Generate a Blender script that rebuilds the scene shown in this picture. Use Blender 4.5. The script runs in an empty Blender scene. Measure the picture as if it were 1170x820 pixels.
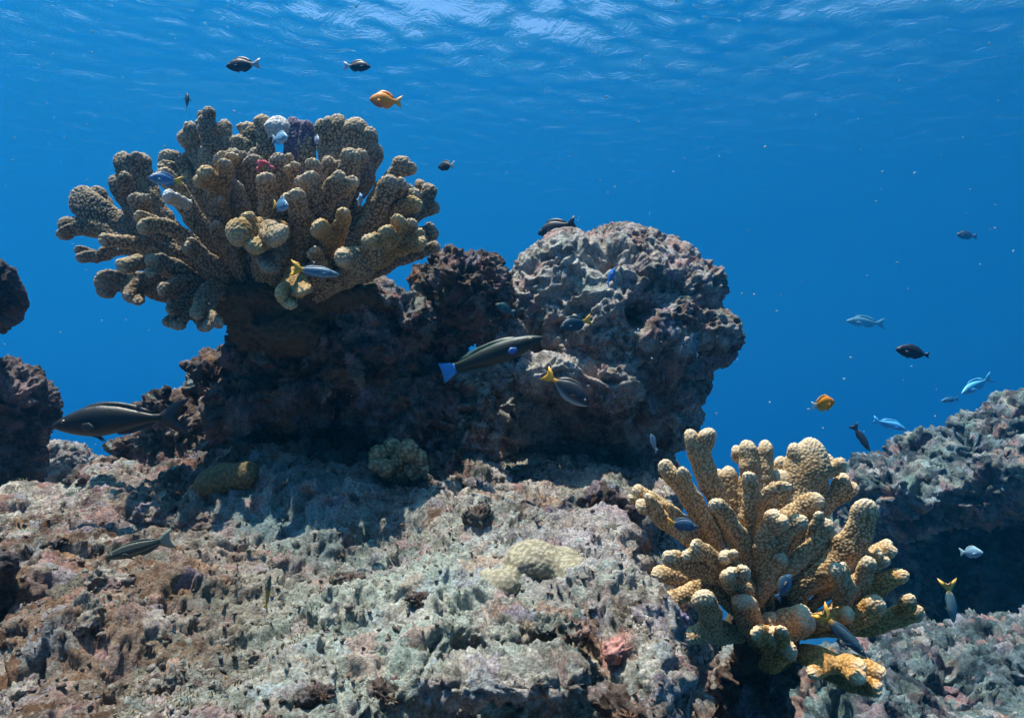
import bpy, bmesh, math, random
import numpy as np
from mathutils import Vector, Matrix

# ------------------------------------------------------------------ scene, camera, light
scene = bpy.context.scene
C = scene.collection
rnd = random.Random(7)
rng = np.random.default_rng(11)

PITCH = math.radians(3.0)
FPX = 835.5                                  # focal length in photograph pixels (1170 wide)
cam_d = bpy.data.cameras.new('camera')
cam_d.sensor_width = 36.0
cam_d.lens = 36.0 * FPX / 1170.0
cam_d.clip_start = 0.02
cam_d.clip_end = 2000
cam = bpy.data.objects.new('camera', cam_d)
cam.rotation_euler = (math.radians(90) + PITCH, 0, 0)
C.objects.link(cam)
scene.camera = cam

SUN_EL = math.radians(78)
SUN_AZ = math.radians(-70)                    # measured from straight ahead (+Y), positive to the right
sdir = Vector((math.sin(SUN_AZ) * math.cos(SUN_EL), math.cos(SUN_AZ) * math.cos(SUN_EL), math.sin(SUN_EL)))
sun_d = bpy.data.lights.new('sun', 'SUN')
sun_d.energy = 5.0
sun_d.angle = math.radians(0.5)
sun_d.color = (1.0, 0.81, 0.65)
sun = bpy.data.objects.new('sun', sun_d)
sun.rotation_euler = (-sdir).to_track_quat('-Z', 'Y').to_euler()
C.objects.link(sun)

world = bpy.data.worlds.new('World')
scene.world = world
world.use_nodes = True
wn = world.node_tree
sky = wn.nodes.new('ShaderNodeTexSky')
sky.sky_type = 'NISHITA'
sky.sun_disc = False
sky.sun_elevation = SUN_EL
sky.sun_rotation = SUN_AZ
sky.air_density = 1.0
sky.dust_density = 0.6
wn.nodes['Background'].inputs['Strength'].default_value = 0.09
wn.links.new(sky.outputs['Color'], wn.nodes['Background'].inputs['Color'])

scene.view_settings.view_transform = 'Standard'
scene.view_settings.look = 'None'
scene.view_settings.exposure = 1.5
scene.view_settings.gamma = 1.0
cy = scene.cycles
cy.use_denoising = True
cy.max_bounces = 6
cy.diffuse_bounces = 2
cy.glossy_bounces = 2
cy.transmission_bounces = 3
cy.transparent_max_bounces = 8
cy.volume_bounces = 2
cy.caustics_reflective = False
cy.caustics_refractive = False

SURFACE_Z = 9.0                              # the sea surface above the camera
SEABED_Z = -22.0
HAZE_D = 0.042

# ------------------------------------------------------------------ numeric helpers
_perm = rng.permutation(256)
_perm = np.concatenate([_perm, _perm, _perm])
_g = rng.normal(size=(256, 3)); _g /= np.linalg.norm(_g, axis=1)[:, None]
_g = _g.astype(np.float32)
_jit = rng.random((256, 3)).astype(np.float32)


def perlin(p):
    p = np.asarray(p, np.float32)
    fl = np.floor(p)
    f = p - fl
    i = fl.astype(np.int32) & 255
    u = f * f * f * (f * (f * 6 - 15) + 10)
    out = np.zeros(len(p), np.float32)
    for dx in (0, 1):
        a = _perm[i[:, 0] + dx]
        wx = u[:, 0] if dx else 1 - u[:, 0]
        for dy in (0, 1):
            b = _perm[a + i[:, 1] + dy]
            wy = wx * (u[:, 1] if dy else 1 - u[:, 1])
            for dz in (0, 1):
                h = _perm[b + i[:, 2] + dz]
                g = _g[h]
                d = g[:, 0] * (f[:, 0] - dx) + g[:, 1] * (f[:, 1] - dy) + g[:, 2] * (f[:, 2] - dz)
                out += wy * (u[:, 2] if dz else 1 - u[:, 2]) * d
    return out * 1.6


def fbm(p, octs=4, gain=0.5, ridged=False):
    out = np.zeros(len(p), np.float32)
    a = 1.0
    q = np.asarray(p, np.float32)
    for k in range(octs):
        n = perlin(q + 17.3 * k)
        out += a * ((1 - 2 * np.sqrt(n * n + 0.012)) if ridged else n)
        a *= gain
        q = q * 2.03
    return out


def worley(p):
    """distance to the nearest jittered lattice point"""
    p = np.asarray(p, np.float32)
    fl = np.floor(p)
    f = p - fl
    i = fl.astype(np.int32)
    best = np.full(len(p), 9.0, np.float32)
    for dx in (-1, 0, 1):
        for dy in (-1, 0, 1):
            for dz in (-1, 0, 1):
                h = _perm[_perm[_perm[(i[:, 0] + dx) & 255] + ((i[:, 1] + dy) & 255)] + ((i[:, 2] + dz) & 255)]
                j = _jit[h]
                d = (dx + j[:, 0] - f[:, 0]) ** 2 + (dy + j[:, 1] - f[:, 1]) ** 2 + (dz + j[:, 2] - f[:, 2]) ** 2
                best = np.minimum(best, d)
    return np.sqrt(best)


def sstep(a, b, x):
    t = np.clip((x - a) / (b - a), 0, 1)
    return t * t * (3 - 2 * t)


CT, ST = math.cos(PITCH), math.sin(PITCH)


def P(px, py, d):
    """a point d metres ahead that the photograph shows at pixel px, py"""
    u = (px - 585.0) / FPX
    v = (410.0 - py) / FPX
    return Vector((u * d, d * (CT - v * ST), d * (ST + v * CT)))


def verts_of(me):
    a = np.empty(len(me.vertices) * 3, np.float32)
    me.vertices.foreach_get('co', a)
    return a.reshape(-1, 3)


def normals_of(me):
    a = np.empty(len(me.vertices) * 3, np.float32)
    me.vertex_normals.foreach_get('vector', a)
    return a.reshape(-1, 3)


def set_verts(me, co):
    me.vertices.foreach_set('co', np.ascontiguousarray(co, np.float32).ravel())
    me.update()


def smooth(me):
    me.polygons.foreach_set('use_smooth', np.ones(len(me.polygons), bool))


def grid_mesh(name, co, nu, nv, wrap=False):
    """co: (nu*nv,3) row major [u][v]"""
    me = bpy.data.meshes.new(name)
    iu = np.arange(nu - 1)[:, None]
    nvv = nv if wrap else nv - 1
    iv = np.arange(nvv)[None, :]
    a = iu * nv + iv
    b = iu * nv + (iv + 1) % nv
    c = (iu + 1) * nv + (iv + 1) % nv
    d = (iu + 1) * nv + iv
    q = np.stack([a, b, c, d], -1).reshape(-1, 4)
    fast_mesh(me, co, q)
    return me


def fast_mesh(me, co, quads):
    nf = len(quads)
    me.vertices.add(len(co))
    me.vertices.foreach_set('co', np.ascontiguousarray(co, np.float32).ravel())
    me.loops.add(nf * 4)
    me.loops.foreach_set('vertex_index', np.ascontiguousarray(quads, np.int32).ravel())
    me.polygons.add(nf)
    me.polygons.foreach_set('loop_start', np.arange(nf, dtype=np.int32) * 4)
    me.update(calc_edges=True)
    smooth(me)


def link(name, me, mat=None, parent=None):
    o = bpy.data.objects.new(name, me)
    C.objects.link(o)
    if mat is not None and me is not None:
        me.materials.clear(); me.materials.append(mat)
    if parent is not None:
        o.parent = parent
    return o


def tag(o, label=None, cat=None, group=None, kind=None):
    if label: o['label'] = label
    if cat: o['category'] = cat
    if group: o['group'] = group
    if kind: o['kind'] = kind
    return o


def thing(name, loc, label, cat, group=None):
    o = bpy.data.objects.new(name, None)
    o.empty_display_size = 0.02
    C.objects.link(o)
    o.location = loc
    return tag(o, label, cat, group)


def float_attr(me, name, vals):
    at = me.attributes.new(name, 'FLOAT', 'POINT')
    at.data.foreach_set('value', np.ascontiguousarray(vals, np.float32))


# ------------------------------------------------------------------ materials
class NT:
    def __init__(s, name):
        s.m = bpy.data.materials.new(name)
        s.m.use_nodes = True
        s.t = s.m.node_tree
        s.b = s.t.nodes['Principled BSDF']
        s.out = s.t.nodes['Material Output']
        s.b.inputs['Roughness'].default_value = 0.85
        s.b.inputs['Specular IOR Level'].default_value = 0.2

    def n(s, typ, **kw):
        nd = s.t.nodes.new(typ)
        for k, v in kw.items():
            setattr(nd, k, v)
        return nd

    def l(s, a, b):
        s.t.links.new(a, b)

    def pos(s):
        if not hasattr(s, '_p'):
            s._p = s.n('ShaderNodeTexCoord').outputs['Object']
        return s._p

    def noise(s, scale, detail=4, rough=0.55, off=0.0, dist=0.0):
        nd = s.n('ShaderNodeTexNoise')
        nd.inputs['Scale'].default_value = scale
        nd.inputs['Detail'].default_value = detail
        nd.inputs['Roughness'].default_value = rough
        nd.inputs['Distortion'].default_value = dist
        if off:
            mp = s.n('ShaderNodeMapping')
            mp.inputs['Location'].default_value = (off, off * 1.7, -off)
            s.l(s.pos(), mp.inputs['Vector'])
            s.l(mp.outputs[0], nd.inputs['Vector'])
        else:
            s.l(s.pos(), nd.inputs['Vector'])
        return nd.outputs['Fac']

    def ramp(s, fac, stops):
        r = s.n('ShaderNodeValToRGB')
        el = r.color_ramp.elements
        while len(el) < len(stops):
            el.new(0.5)
        for e, (p, c) in zip(el, stops):
            e.position = p
            e.color = (*c, 1) if len(c) == 3 else c
        s.l(fac, r.inputs['Fac'])
        return r.outputs['Color']

    def step(s, fac, lo, hi):
        r = s.n('ShaderNodeMapRange')
        r.inputs['From Min'].default_value = lo
        r.inputs['From Max'].default_value = hi
        r.clamp = True
        s.l(fac, r.inputs['Value'])
        return r.outputs[0]

    def mix(s, fac, a, b, mode='MIX'):
        m = s.n('ShaderNodeMix', data_type='RGBA', blend_type=mode)
        if isinstance(fac, (int, float)):
            m.inputs[0].default_value = fac
        else:
            s.l(fac, m.inputs[0])
        for sock, v in ((m.inputs[6], a), (m.inputs[7], b)):
            if isinstance(v, tuple):
                sock.default_value = (*v, 1)
            else:
                s.l(v, sock)
        return m.outputs[2]

    def math(s, op, a, b=0.0):
        m = s.n('ShaderNodeMath', operation=op)
        for k, v in enumerate((a, b)):
            if isinstance(v, (int, float)):
                m.inputs[k].default_value = v
            else:
                s.l(v, m.inputs[k])
        return m.outputs[0]

    def attr(s, name, out='Fac'):
        a = s.n('ShaderNodeAttribute')
        a.attribute_name = name
        return a.outputs[out]

    def near(s, c, r0, r1):
        """1 inside r0 metres of the point c, 0 beyond r1"""
        d = s.n('ShaderNodeVectorMath', operation='DISTANCE')
        s.l(s.pos(), d.inputs[0])
        d.inputs[1].default_value = c
        wob = s.math('MULTIPLY', s.math('SUBTRACT', s.noise(14, 5, 0.65, off=c[0] * 3 + 1.3), 0.5), r1 * 1.4)
        return s.step(s.math('ADD', d.outputs['Value'], wob), r1, r0)

    def bump(s, height, strength, dist, normal=None):
        b = s.n('ShaderNodeBump')
        b.inputs['Strength'].default_value = strength
        b.inputs['Distance'].default_value = dist
        s.l(height, b.inputs['Height'])
        if normal is not None:
            s.l(normal, b.inputs['Normal'])
        return b.outputs['Normal']


def rock_mat(name, dark, mid, pale, scale=9.0, pale_lo=0.50, pale_hi=0.66, pink=0.3, mint=0.3, speck=0.5,
             patches=(), fine=70.0, bump=0.9, crust=0.5):
    t = NT(name)
    n1 = t.noise(scale, 9, 0.68, off=1.1, dist=0.4)
    col = t.ramp(n1, [(0.34, dark), (0.46, mid), (0.56, tuple(0.55 * a + 0.45 * b for a, b in zip(mid, pale)))])
    # coralline crusts and turf, in their own patches
    n2 = t.step(t.noise(scale * 1.7, 8, 0.7, off=4.4), 0.52, 0.62)
    col = t.mix(t.math('MULTIPLY', n2, pink), col, (0.26, 0.13, 0.15))
    n3 = t.step(t.noise(scale * 1.2, 9, 0.72, off=9.1), 0.52, 0.64)
    col = t.mix(t.math('MULTIPLY', n3, mint), col, (0.25, 0.34, 0.29))
    # pale bare limestone showing in ragged flecks
    n4 = t.step(t.noise(fine, 7, 0.72, off=2.7, dist=0.3), pale_lo, pale_hi)
    n4b = t.step(t.noise(scale * 0.8, 5, 0.6, off=6.0), 0.36, 0.60)
    col = t.mix(t.math('MULTIPLY', t.math('MULTIPLY', n4, n4b), speck), col, pale)
    n5 = t.step(t.noise(fine * 0.7, 7, 0.7, off=12.0), 0.55, 0.66)
    col = t.mix(t.math('MULTIPLY', n5, 0.9), col, dark)
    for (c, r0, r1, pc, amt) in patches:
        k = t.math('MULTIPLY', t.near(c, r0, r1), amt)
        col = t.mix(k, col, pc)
    vo = t.n('ShaderNodeTexVoronoi')
    vo.inputs['Scale'].default_value = fine * 0.55
    wv = t.n('ShaderNodeVectorMath', operation='ADD')
    nz = t.n('ShaderNodeTexNoise'); nz.inputs['Scale'].default_value = fine * 0.9; nz.inputs['Detail'].default_value = 5
    t.l(t.pos(), nz.inputs['Vector'])
    sc = t.n('ShaderNodeVectorMath', operation='SCALE'); sc.inputs['Scale'].default_value = 2.2 / fine
    t.l(nz.outputs['Color'], sc.inputs[0]); t.l(t.pos(), wv.inputs[0]); t.l(sc.outputs[0], wv.inputs[1])
    t.l(wv.outputs[0], vo.inputs['Vector'])
    sp = t.n('ShaderNodeSeparateColor'); t.l(vo.outputs['Color'], sp.inputs[0])
    tint = t.ramp(sp.outputs[0], [(0.0, (0.36, 0.20, 0.09)), (0.18, (0.40, 0.22, 0.22)), (0.36, (0.20, 0.30, 0.26)), (0.55, (0.10, 0.08, 0.07)),
                                  (0.72, (0.50, 0.47, 0.40)), (0.88, (0.24, 0.20, 0.28)), (1.0, (0.30, 0.42, 0.42))])
    col = t.mix(t.math('MULTIPLY', t.step(sp.outputs[1], 0.35, 0.75), crust), col, tint)
    n6 = t.noise(fine * 4, 5, 0.7, off=3.0)
    col = t.mix(0.75, col, t.ramp(n6, [(0.34, (0.16, 0.155, 0.15)), (0.66, (0.86, 0.86, 0.86))]), 'OVERLAY')
    t.l(col, t.b.inputs['Base Color'])
    t.b.inputs['Roughness'].default_value = 0.9
    h = t.math('ADD', t.noise(fine * 1.3, 8, 0.7, off=5.0), t.math('MULTIPLY', t.noise(fine * 5, 5, 0.7), 0.35))
    t.l(t.bump(h, bump, 0.012), t.b.inputs['Normal'])
    return t.m


def coral_mat(name, valley, tan, tip, tip_amt=0.7, fine=0.0):
    t = NT(name)
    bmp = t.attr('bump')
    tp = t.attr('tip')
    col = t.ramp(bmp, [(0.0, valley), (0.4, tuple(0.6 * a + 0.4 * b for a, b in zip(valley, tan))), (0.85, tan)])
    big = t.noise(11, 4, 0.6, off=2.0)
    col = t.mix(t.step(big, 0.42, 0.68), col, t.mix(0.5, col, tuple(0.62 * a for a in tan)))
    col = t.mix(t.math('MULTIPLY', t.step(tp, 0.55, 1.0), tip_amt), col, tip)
    n6 = t.noise(420, 3, 0.6)
    col = t.mix(0.35, col, t.ramp(n6, [(0.3, (0.3, 0.3, 0.3)), (0.7, (0.75, 0.75, 0.75))]), 'OVERLAY')
    t.l(col, t.b.inputs['Base Color'])
    t.b.inputs['Roughness'].default_value = 0.8
    t.b.inputs['Subsurface Weight'].default_value = 0.0
    t.l(t.bump(t.noise(600, 4, 0.6), 0.35, 0.002), t.b.inputs['Normal'])
    return t.m


def plain_mat(name, col, rough=0.6, spec=0.3, var=0.25, scale=60.0):
    t = NT(name)
    c = t.ramp(t.noise(scale, 4, 0.6), [(0.3, tuple(a * (1 - var) for a in col)), (0.7, tuple(min(1, a * (1 + var)) for a in col))])
    t.l(c, t.b.inputs['Base Color'])
    t.b.inputs['Roughness'].default_value = rough
    t.b.inputs['Specular IOR Level'].default_value = spec
    return t.m


def fish_mat():
    t = NT('fish_skin')
    col = t.attr('pigment', 'Color')
    v = t.n('ShaderNodeTexVoronoi')
    v.inputs['Scale'].default_value = 420
    t.l(t.pos(), v.inputs['Vector'])
    sc = t.ramp(v.outputs['Distance'], [(0.0, (0.62, 0.62, 0.62)), (0.6, (0.38, 0.38, 0.38))])
    t.l(t.mix(0.4, col, sc, 'OVERLAY'), t.b.inputs['Base Color'])
    t.b.inputs['Roughness'].default_value = 0.45
    t.b.inputs['Specular IOR Level'].default_value = 0.35
    t.l(t.bump(v.outputs['Distance'], 0.25, 0.001), t.b.inputs['Normal'])
    return t.m


# ------------------------------------------------------------------ setting: water, seabed, haze
def make_water():
    # the underside of the sea: a rippled sheet; beyond the critical angle it mirrors the blue below, and the steep
    # wave faces let the sky through
    x = np.concatenate([-np.geomspace(170, 24.3, 50), np.linspace(-24, 24, 460), np.geomspace(24.3, 170, 50)])
    y = np.concatenate([-np.geomspace(170, 3, 50), np.linspace(-2.9, 44, 460), np.geomspace(44.4, 170, 40)])
    X, Y = np.meshgrid(x, y, indexing='ij')
    p = np.stack([X.ravel(), Y.ravel(), np.zeros(X.size)], -1)
    q = p.copy()
    ang = math.radians(25)
    q[:, 0] = p[:, 0] * math.cos(ang) + p[:, 1] * math.sin(ang)
    q[:, 1] = (-p[:, 0] * math.sin(ang) + p[:, 1] * math.cos(ang)) * 1.45
    fade = np.clip(16.5 / (np.hypot(p[:, 0], p[:, 1]) + 1e-6), 0, 1) ** 7  # ripples shaped to die out with distance from the camera, confining the glints
    z = (0.05 + 0.95 * fade) * 0.20 * perlin(q * 0.17) + fade * (0.11 * perlin(q * 0.42 + 5) + 0.085 * perlin(q * 1.15 + 9))
    p[:, 2] = SURFACE_Z + z * 2.1
    me = grid_mesh('water_surface', p[:, :], len(x), len(y))
    me.flip_normals()                       # normals point up, into the air
    t = NT('sea_surface')
    t.t.nodes.remove(t.b)
    tr = t.n('ShaderNodeBsdfTransparent'); tr.inputs['Color'].default_value = (0.90, 0.95, 1.0, 1)
    gl = t.n('ShaderNodeBsdfGlossy'); gl.inputs['Roughness'].default_value = 0.04
    gl.inputs['Color'].default_value = (0.95, 0.97, 1, 1)
    fr = t.n('ShaderNodeFresnel'); fr.inputs['IOR'].default_value = 1.33
    nb = t.bump(t.noise(1.3, 5, 0.62, dist=0.6), 1.0, 0.145)
    t.l(nb, fr.inputs['Normal'])
    mx = t.n('ShaderNodeMixShader')
    t.l(fr.outputs[0], mx.inputs[0]); t.l(tr.outputs[0], mx.inputs[1]); t.l(gl.outputs[0], mx.inputs[2])
    t.l(mx.outputs[0], t.out.inputs['Surface'])
    o = link('water_surface', me, t.m)
    tag(o, kind='structure')
    return o


def make_seabed():
    n = 160
    x = np.linspace(-160, 160, n)
    X, Y = np.meshgrid(x, x, indexing='ij')
    p = np.stack([X.ravel(), Y.ravel(), np.zeros(X.size)], -1)
    p[:, 2] = SEABED_Z + 0.5 * fbm(p * 0.06, 4)
    m = rock_mat('seabed_sand', (0.08, 0.08, 0.07), (0.2, 0.19, 0.16), (0.36, 0.34, 0.28), scale=1.2, fine=6, bump=0.5)
    o = link('seabed', grid_mesh('seabed', p, n, n), m)
    tag(o, kind='structure')


def make_haze():
    bm = bmesh.new()
    bmesh.ops.create_cube(bm, size=1)
    lo = (-168, -168, SEABED_Z - 2.0); hi = (168, 168, SURFACE_Z - 0.9)
    for v in bm.verts:
        for k in range(3):
            v.co[k] = hi[k] if v.co[k] > 0 else lo[k]
    me = bpy.data.meshes.new('haze'); bm.to_mesh(me); bm.free()
    m = bpy.data.materials.new('sea_water'); m.use_nodes = True
    t = m.node_tree; t.nodes.clear()
    o = t.nodes.new('ShaderNodeOutputMaterial')
    v = t.nodes.new('ShaderNodeVolumePrincipled')
    v.inputs['Color'].default_value = (0.024, 0.385, 0.77, 1)
    v.inputs['Density'].default_value = HAZE_D
    v.inputs['Density Attribute'].default_value = ''
    v.inputs['Anisotropy'].default_value = 0.8
    v.inputs['Absorption Color'].default_value = (0.0, 0.10, 0.60, 1)   # red light dies first in sea water
    t.links.new(v.outputs[0], o.inputs['Volume'])
    tag(link('haze', me, m), kind='stuff')


make_water()
make_seabed()
make_haze()

# ------------------------------------------------------------------ rock building
def displaced(me, amp=1.0, lump=0.03, fine=0.009, pits=0.012, pit_scale=26.0, off=0.0, size=1.0, holes=()):
    """rough, pitted, encrusted limestone: real relief at several sizes"""
    co = verts_of(me); n = normals_of(me)
    q = co / size + off
    co = co + n * (lump * amp * fbm(q * 6.0, 3))[:, None]
    set_verts(me, co)
    n = normals_of(me)
    q = co / size + off
    warp = np.stack([fbm(q * 9 + 3, 2), fbm(q * 9 + 31, 2), fbm(q * 9 + 77, 2)], -1) * 0.035
    qw = q + warp
    f = pit_scale / 26.0
    d = fine * 0.85 * fbm(qw * 16 * f, 3, 0.6, ridged=True) - fine * 0.8
    c = fbm(qw * 12 * f + 50, 3, 0.6)                       # ragged cavities
    d -= pits * 2.2 * sstep(0.22, 0.66, c)
    c = fbm(qw * 34 * f + 20, 3, 0.6)
    d -= pits * 1.0 * sstep(0.18, 0.52, c)
    k = sstep(-0.1, 0.3, perlin(q * 8 + 90))
    d += fine * 0.8 * k * (0.55 - worley(qw * 52 * f)) + fine * 0.5 * (0.5 - worley(qw * 95 * f + 4))     # knobbly crust in places
    d += fine * 0.7 * fbm(qw * 70 * f, 3, 0.72)
    for (hc, hr, hd) in holes:
        hq = co + warp * 0.6 - np.array(hc)
        d -= hd * np.exp(-((hq ** 2).sum(1) / (hr * hr)) ** 1.5)
    co = co + n * (d * amp * size)[:, None]
    set_verts(me, co)


def blob_mesh(name, blobs, voxel, smooth_it=6, sub=1):
    """blobs: (centre, (rx, ry, rz)[, rotz]) fused into one watertight skin"""
    bm = bmesh.new()
    for b in blobs:
        c, r = b[0], b[1]
        rz = b[2] if len(b) > 2 else 0.0
        rx = b[3] if len(b) > 3 else 0.0
        M = Matrix.Translation(c) @ Matrix.Rotation(rz, 4, 'Z') @ Matrix.Rotation(rx, 4, 'Y') @ Matrix.Diagonal((r[0], r[1], r[2], 1))
        bmesh.ops.create_icosphere(bm, subdivisions=4, radius=1, matrix=M)
    me = bpy.data.meshes.new(name); bm.to_mesh(me); bm.free()
    o = bpy.data.objects.new(name, me); C.objects.link(o)
    m = o.modifiers.new('r', 'REMESH'); m.mode = 'VOXEL'; m.voxel_size = voxel
    m = o.modifiers.new('s', 'SMOOTH'); m.factor = 0.6; m.iterations = smooth_it
    if sub:
        m = o.modifiers.new('d', 'SUBSURF'); m.levels = sub; m.render_levels = sub
    dg = bpy.context.evaluated_depsgraph_get()
    out = bpy.data.meshes.new_from_object(o.evaluated_get(dg))
    bpy.data.objects.remove(o); bpy.data.meshes.remove(me)
    smooth(out)
    return out


def rock(name, blobs, mat, voxel=0.010, label=None, cat='rock', group=None, kind=None, sub=1, **kw):
    me = blob_mesh(name, blobs, voxel, sub=sub)
    displaced(me, **kw)
    o = link(name, me, mat)
    tag(o, label, cat, group, kind)
    return o


def B(px, py, d, rx, ry, rz, rot=0.0, tilt=0.0):
    return (P(px, py, d), (rx, ry, rz), rot, tilt)


# colour patches in place: living crust, and outcrop shadow put into the colour
patch_slope = [
    (P(450, 690, 0.88), 0.10, 0.34, (0.37, 0.44, 0.37), 0.6),
    (P(640, 650, 0.97), 0.05, 0.16, (0.46, 0.42, 0.42), 0.7),
    (P(330, 545, 1.33), 0.16, 0.34, (0.060, 0.034, 0.026), 0.85),  # reddish brown rubble, its colour darkened to deepen the outcrop's shadow
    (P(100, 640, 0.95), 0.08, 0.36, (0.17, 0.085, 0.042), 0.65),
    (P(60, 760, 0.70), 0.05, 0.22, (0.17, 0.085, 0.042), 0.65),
    (P(340, 590, 1.2), 0.05, 0.2, (0.20, 0.33, 0.34), 0.6),
    (P(700, 740, 0.75), 0.008, 0.035, (0.50, 0.20, 0.16), 0.85),
    (P(735, 600, 1.1), 0.03, 0.10, (0.36, 0.31, 0.40), 0.7),
]
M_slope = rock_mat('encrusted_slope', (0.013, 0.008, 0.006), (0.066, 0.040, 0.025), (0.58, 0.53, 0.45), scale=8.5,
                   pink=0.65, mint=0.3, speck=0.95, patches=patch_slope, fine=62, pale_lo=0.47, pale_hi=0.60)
M_dark = rock_mat('dark_reef_rock', (0.014, 0.009, 0.007), (0.060, 0.036, 0.027), (0.28, 0.22, 0.19), scale=10,
                  pink=0.5, mint=0.15, speck=0.6, fine=58)
patch_b = [
    (P(660, 300, 1.6), 0.05, 0.18, (0.46, 0.50, 0.47), 0.6),
    (P(640, 420, 1.5), 0.03, 0.12, (0.44, 0.44, 0.40), 0.6),
    (P(770, 320, 1.6), 0.02, 0.07, (0.05, 0.10, 0.09), 0.7),
]
M_boulder = rock_mat('pale_boulder', (0.026, 0.018, 0.016), (0.16, 0.115, 0.10), (0.66, 0.65, 0.58), scale=11,
                     pink=0.5, mint=0.45, speck=0.75, patches=patch_b, fine=55)
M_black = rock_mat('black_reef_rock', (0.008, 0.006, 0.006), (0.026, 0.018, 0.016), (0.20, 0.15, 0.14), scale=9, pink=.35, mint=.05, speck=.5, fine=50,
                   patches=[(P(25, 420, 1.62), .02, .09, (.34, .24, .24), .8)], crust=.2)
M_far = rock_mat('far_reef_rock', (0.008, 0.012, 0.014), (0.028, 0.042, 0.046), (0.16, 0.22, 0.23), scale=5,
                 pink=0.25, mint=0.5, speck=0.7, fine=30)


# ------------------------------------------------------------------ the reef slope in front
def slope_height(x, y):
    z = -0.285 + 0.125 * (y - 0.62)
    z = z - 0.035 * sstep(-0.35, -0.75, x) * sstep(0.9, 1.3, y)
    # rubble mounds
    for (px, py, d, r, h) in ((180, 545, 1.45, 0.22, 0.05), (60, 570, 1.35, 0.2, 0.02), (560, 600, 1.2, 0.16, 0.05),
                              (320, 550, 1.38, 0.22, 0.085), (460, 570, 1.34, 0.14, 0.03), (200, 545, 1.42, 0.14, 0.03), (620, 650, 0.98, 0.13, 0.025), (700, 700, 0.85, 0.08, 0.025),
                              (720, 600, 1.12, 0.1, 0.03), (380, 720, 0.82, 0.16, 0.012), (90, 700, 0.82, 0.16, 0.018),
                              (585, 815, 0.62, 0.085, -0.17), (595, 750, 0.73, 0.05, -0.075), (730, 780, 0.70, 0.05, 0.02)):
        c = P(px, py, d)
        z = z + h * np.exp(-((x - c.x) ** 2 + (y - c.y) ** 2) / (r * r))
    edge = 0.085 + 0.22 * (y - 0.62) + 0.035 * np.sin(y * 9 + 1)
    z = z - 1.6 * sstep(0.0, 0.42, x - edge) ** 0.75
    # it falls away behind on the left, behind the boulder and at its far left
    z = z - 1.8 * sstep(1.62, 2.6, y + 0.3 * np.clip(-x - 0.5, 0, 1) - 0.35 * sstep(-0.3, 0.0, x))
    z = z - 1.5 * sstep(1.6, 3.2, -x)
    z = z - 1.2 * sstep(0.15, 1.2, 0.25 - y)
    return z


def make_slope():
    na, nr = 780, 620
    a = np.linspace(math.radians(-62), math.radians(50), na)
    r = np.geomspace(0.36, 4.2, nr)
    A, R = np.meshgrid(a, r, indexing='ij')
    x = (R * np.sin(A)).ravel(); y = (R * np.cos(A)).ravel()
    z = slope_height(x, y)
    me = grid_mesh('reef_slope', np.stack([x, y, z], -1), na, nr)
    me.flip_normals()
    displaced(me, lump=0.040, fine=0.0064, pits=0.0085, pit_scale=28, off=3.0)
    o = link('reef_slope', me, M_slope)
    tag(o, kind='structure')


make_slope()

rock('rock_outcrop', [
    B(340, 430, 1.50, .115, .13, .12), B(410, 400, 1.50, .13, .13, .10), B(295, 470, 1.50, .09, .12, .10),
    B(235, 525, 1.50, .085, .10, .06), B(460, 470, 1.55, .15, .14, .14), B(340, 540, 1.50, .18, .13, .08),
    B(300, 400, 1.45, .075, .08, .06), B(390, 345, 1.46, .13, .09, .05), B(165, 535, 1.5, .07, .09, .05), B(145, 550, 1.44, .08, .09, .04), B(190, 512, 1.5, .06, .08, .06), B(188, 472, 1.5, .045, .07, .05), B(150, 512, 1.48, .055, .08, .05), B(250, 565, 1.36, .11, .09, .045), B(370, 580, 1.36, .13, .09, .04), B(125, 552, 1.40, .08, .08, .045), B(212, 500, 1.5, .06, .08, .075), B(250, 425, 1.5, .05, .07, .05),
    B(470, 370, 1.48, .06, .07, .06), B(440, 560, 1.45, .16, .10, .06), B(240, 440, 1.58, .05, .06, .05),
], M_dark, 0.0085, 'dark brown rock outcrop carrying the spreading coral on the left', lump=0.03, fine=0.011, off=7)

rock('rock_mound', [B(530, 338, 1.56, .098, .1, .105), B(505, 370, 1.55, .07, .08, .08), B(548, 300, 1.58, .05, .06, .04)],
     M_dark, 0.007, 'rounded dark rock knob between the spreading coral and the big boulder', lump=0.025, fine=0.011, off=2)

rock('boulder', [
    B(702, 388, 1.80, .255, .24, .265), B(608, 360, 1.74, .085, .10, .12), B(625, 330, 1.76, .09, .12, .12), B(600, 470, 1.78, .10, .10, .13), B(757, 362, 1.80, .13, .17, .19), B(646, 330, 1.78, .11, .16, .155),
    B(708, 295, 1.82, .13, .14, .08), B(800, 330, 1.72, .065, .07, .07), B(812, 385, 1.68, .075, .07, .075),
    B(768, 450, 1.75, .075, .10, .13), B(685, 500, 1.88, .20, .14, .16), B(620, 425, 1.56, .09, .075, .05),
    B(575, 395, 1.60, .06, .08, .06), B(690, 440, 1.60, .09, .08, .06), B(740, 400, 1.62, .11, .06, .09),
], M_boulder, 0.0085, 'huge pale rounded boulder, pitted and encrusted, in the middle of the reef', cat='boulder',
    lump=0.011, fine=0.0075, pits=0.011, off=5,
    holes=[(P(697, 292, 1.66), .034, .14), (P(735, 352, 1.58), .032, .10), (P(770, 325, 1.60), .05, .04), (P(660, 350, 1.6), .03, .035), (P(715, 330, 1.6), .025, .035)])

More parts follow.
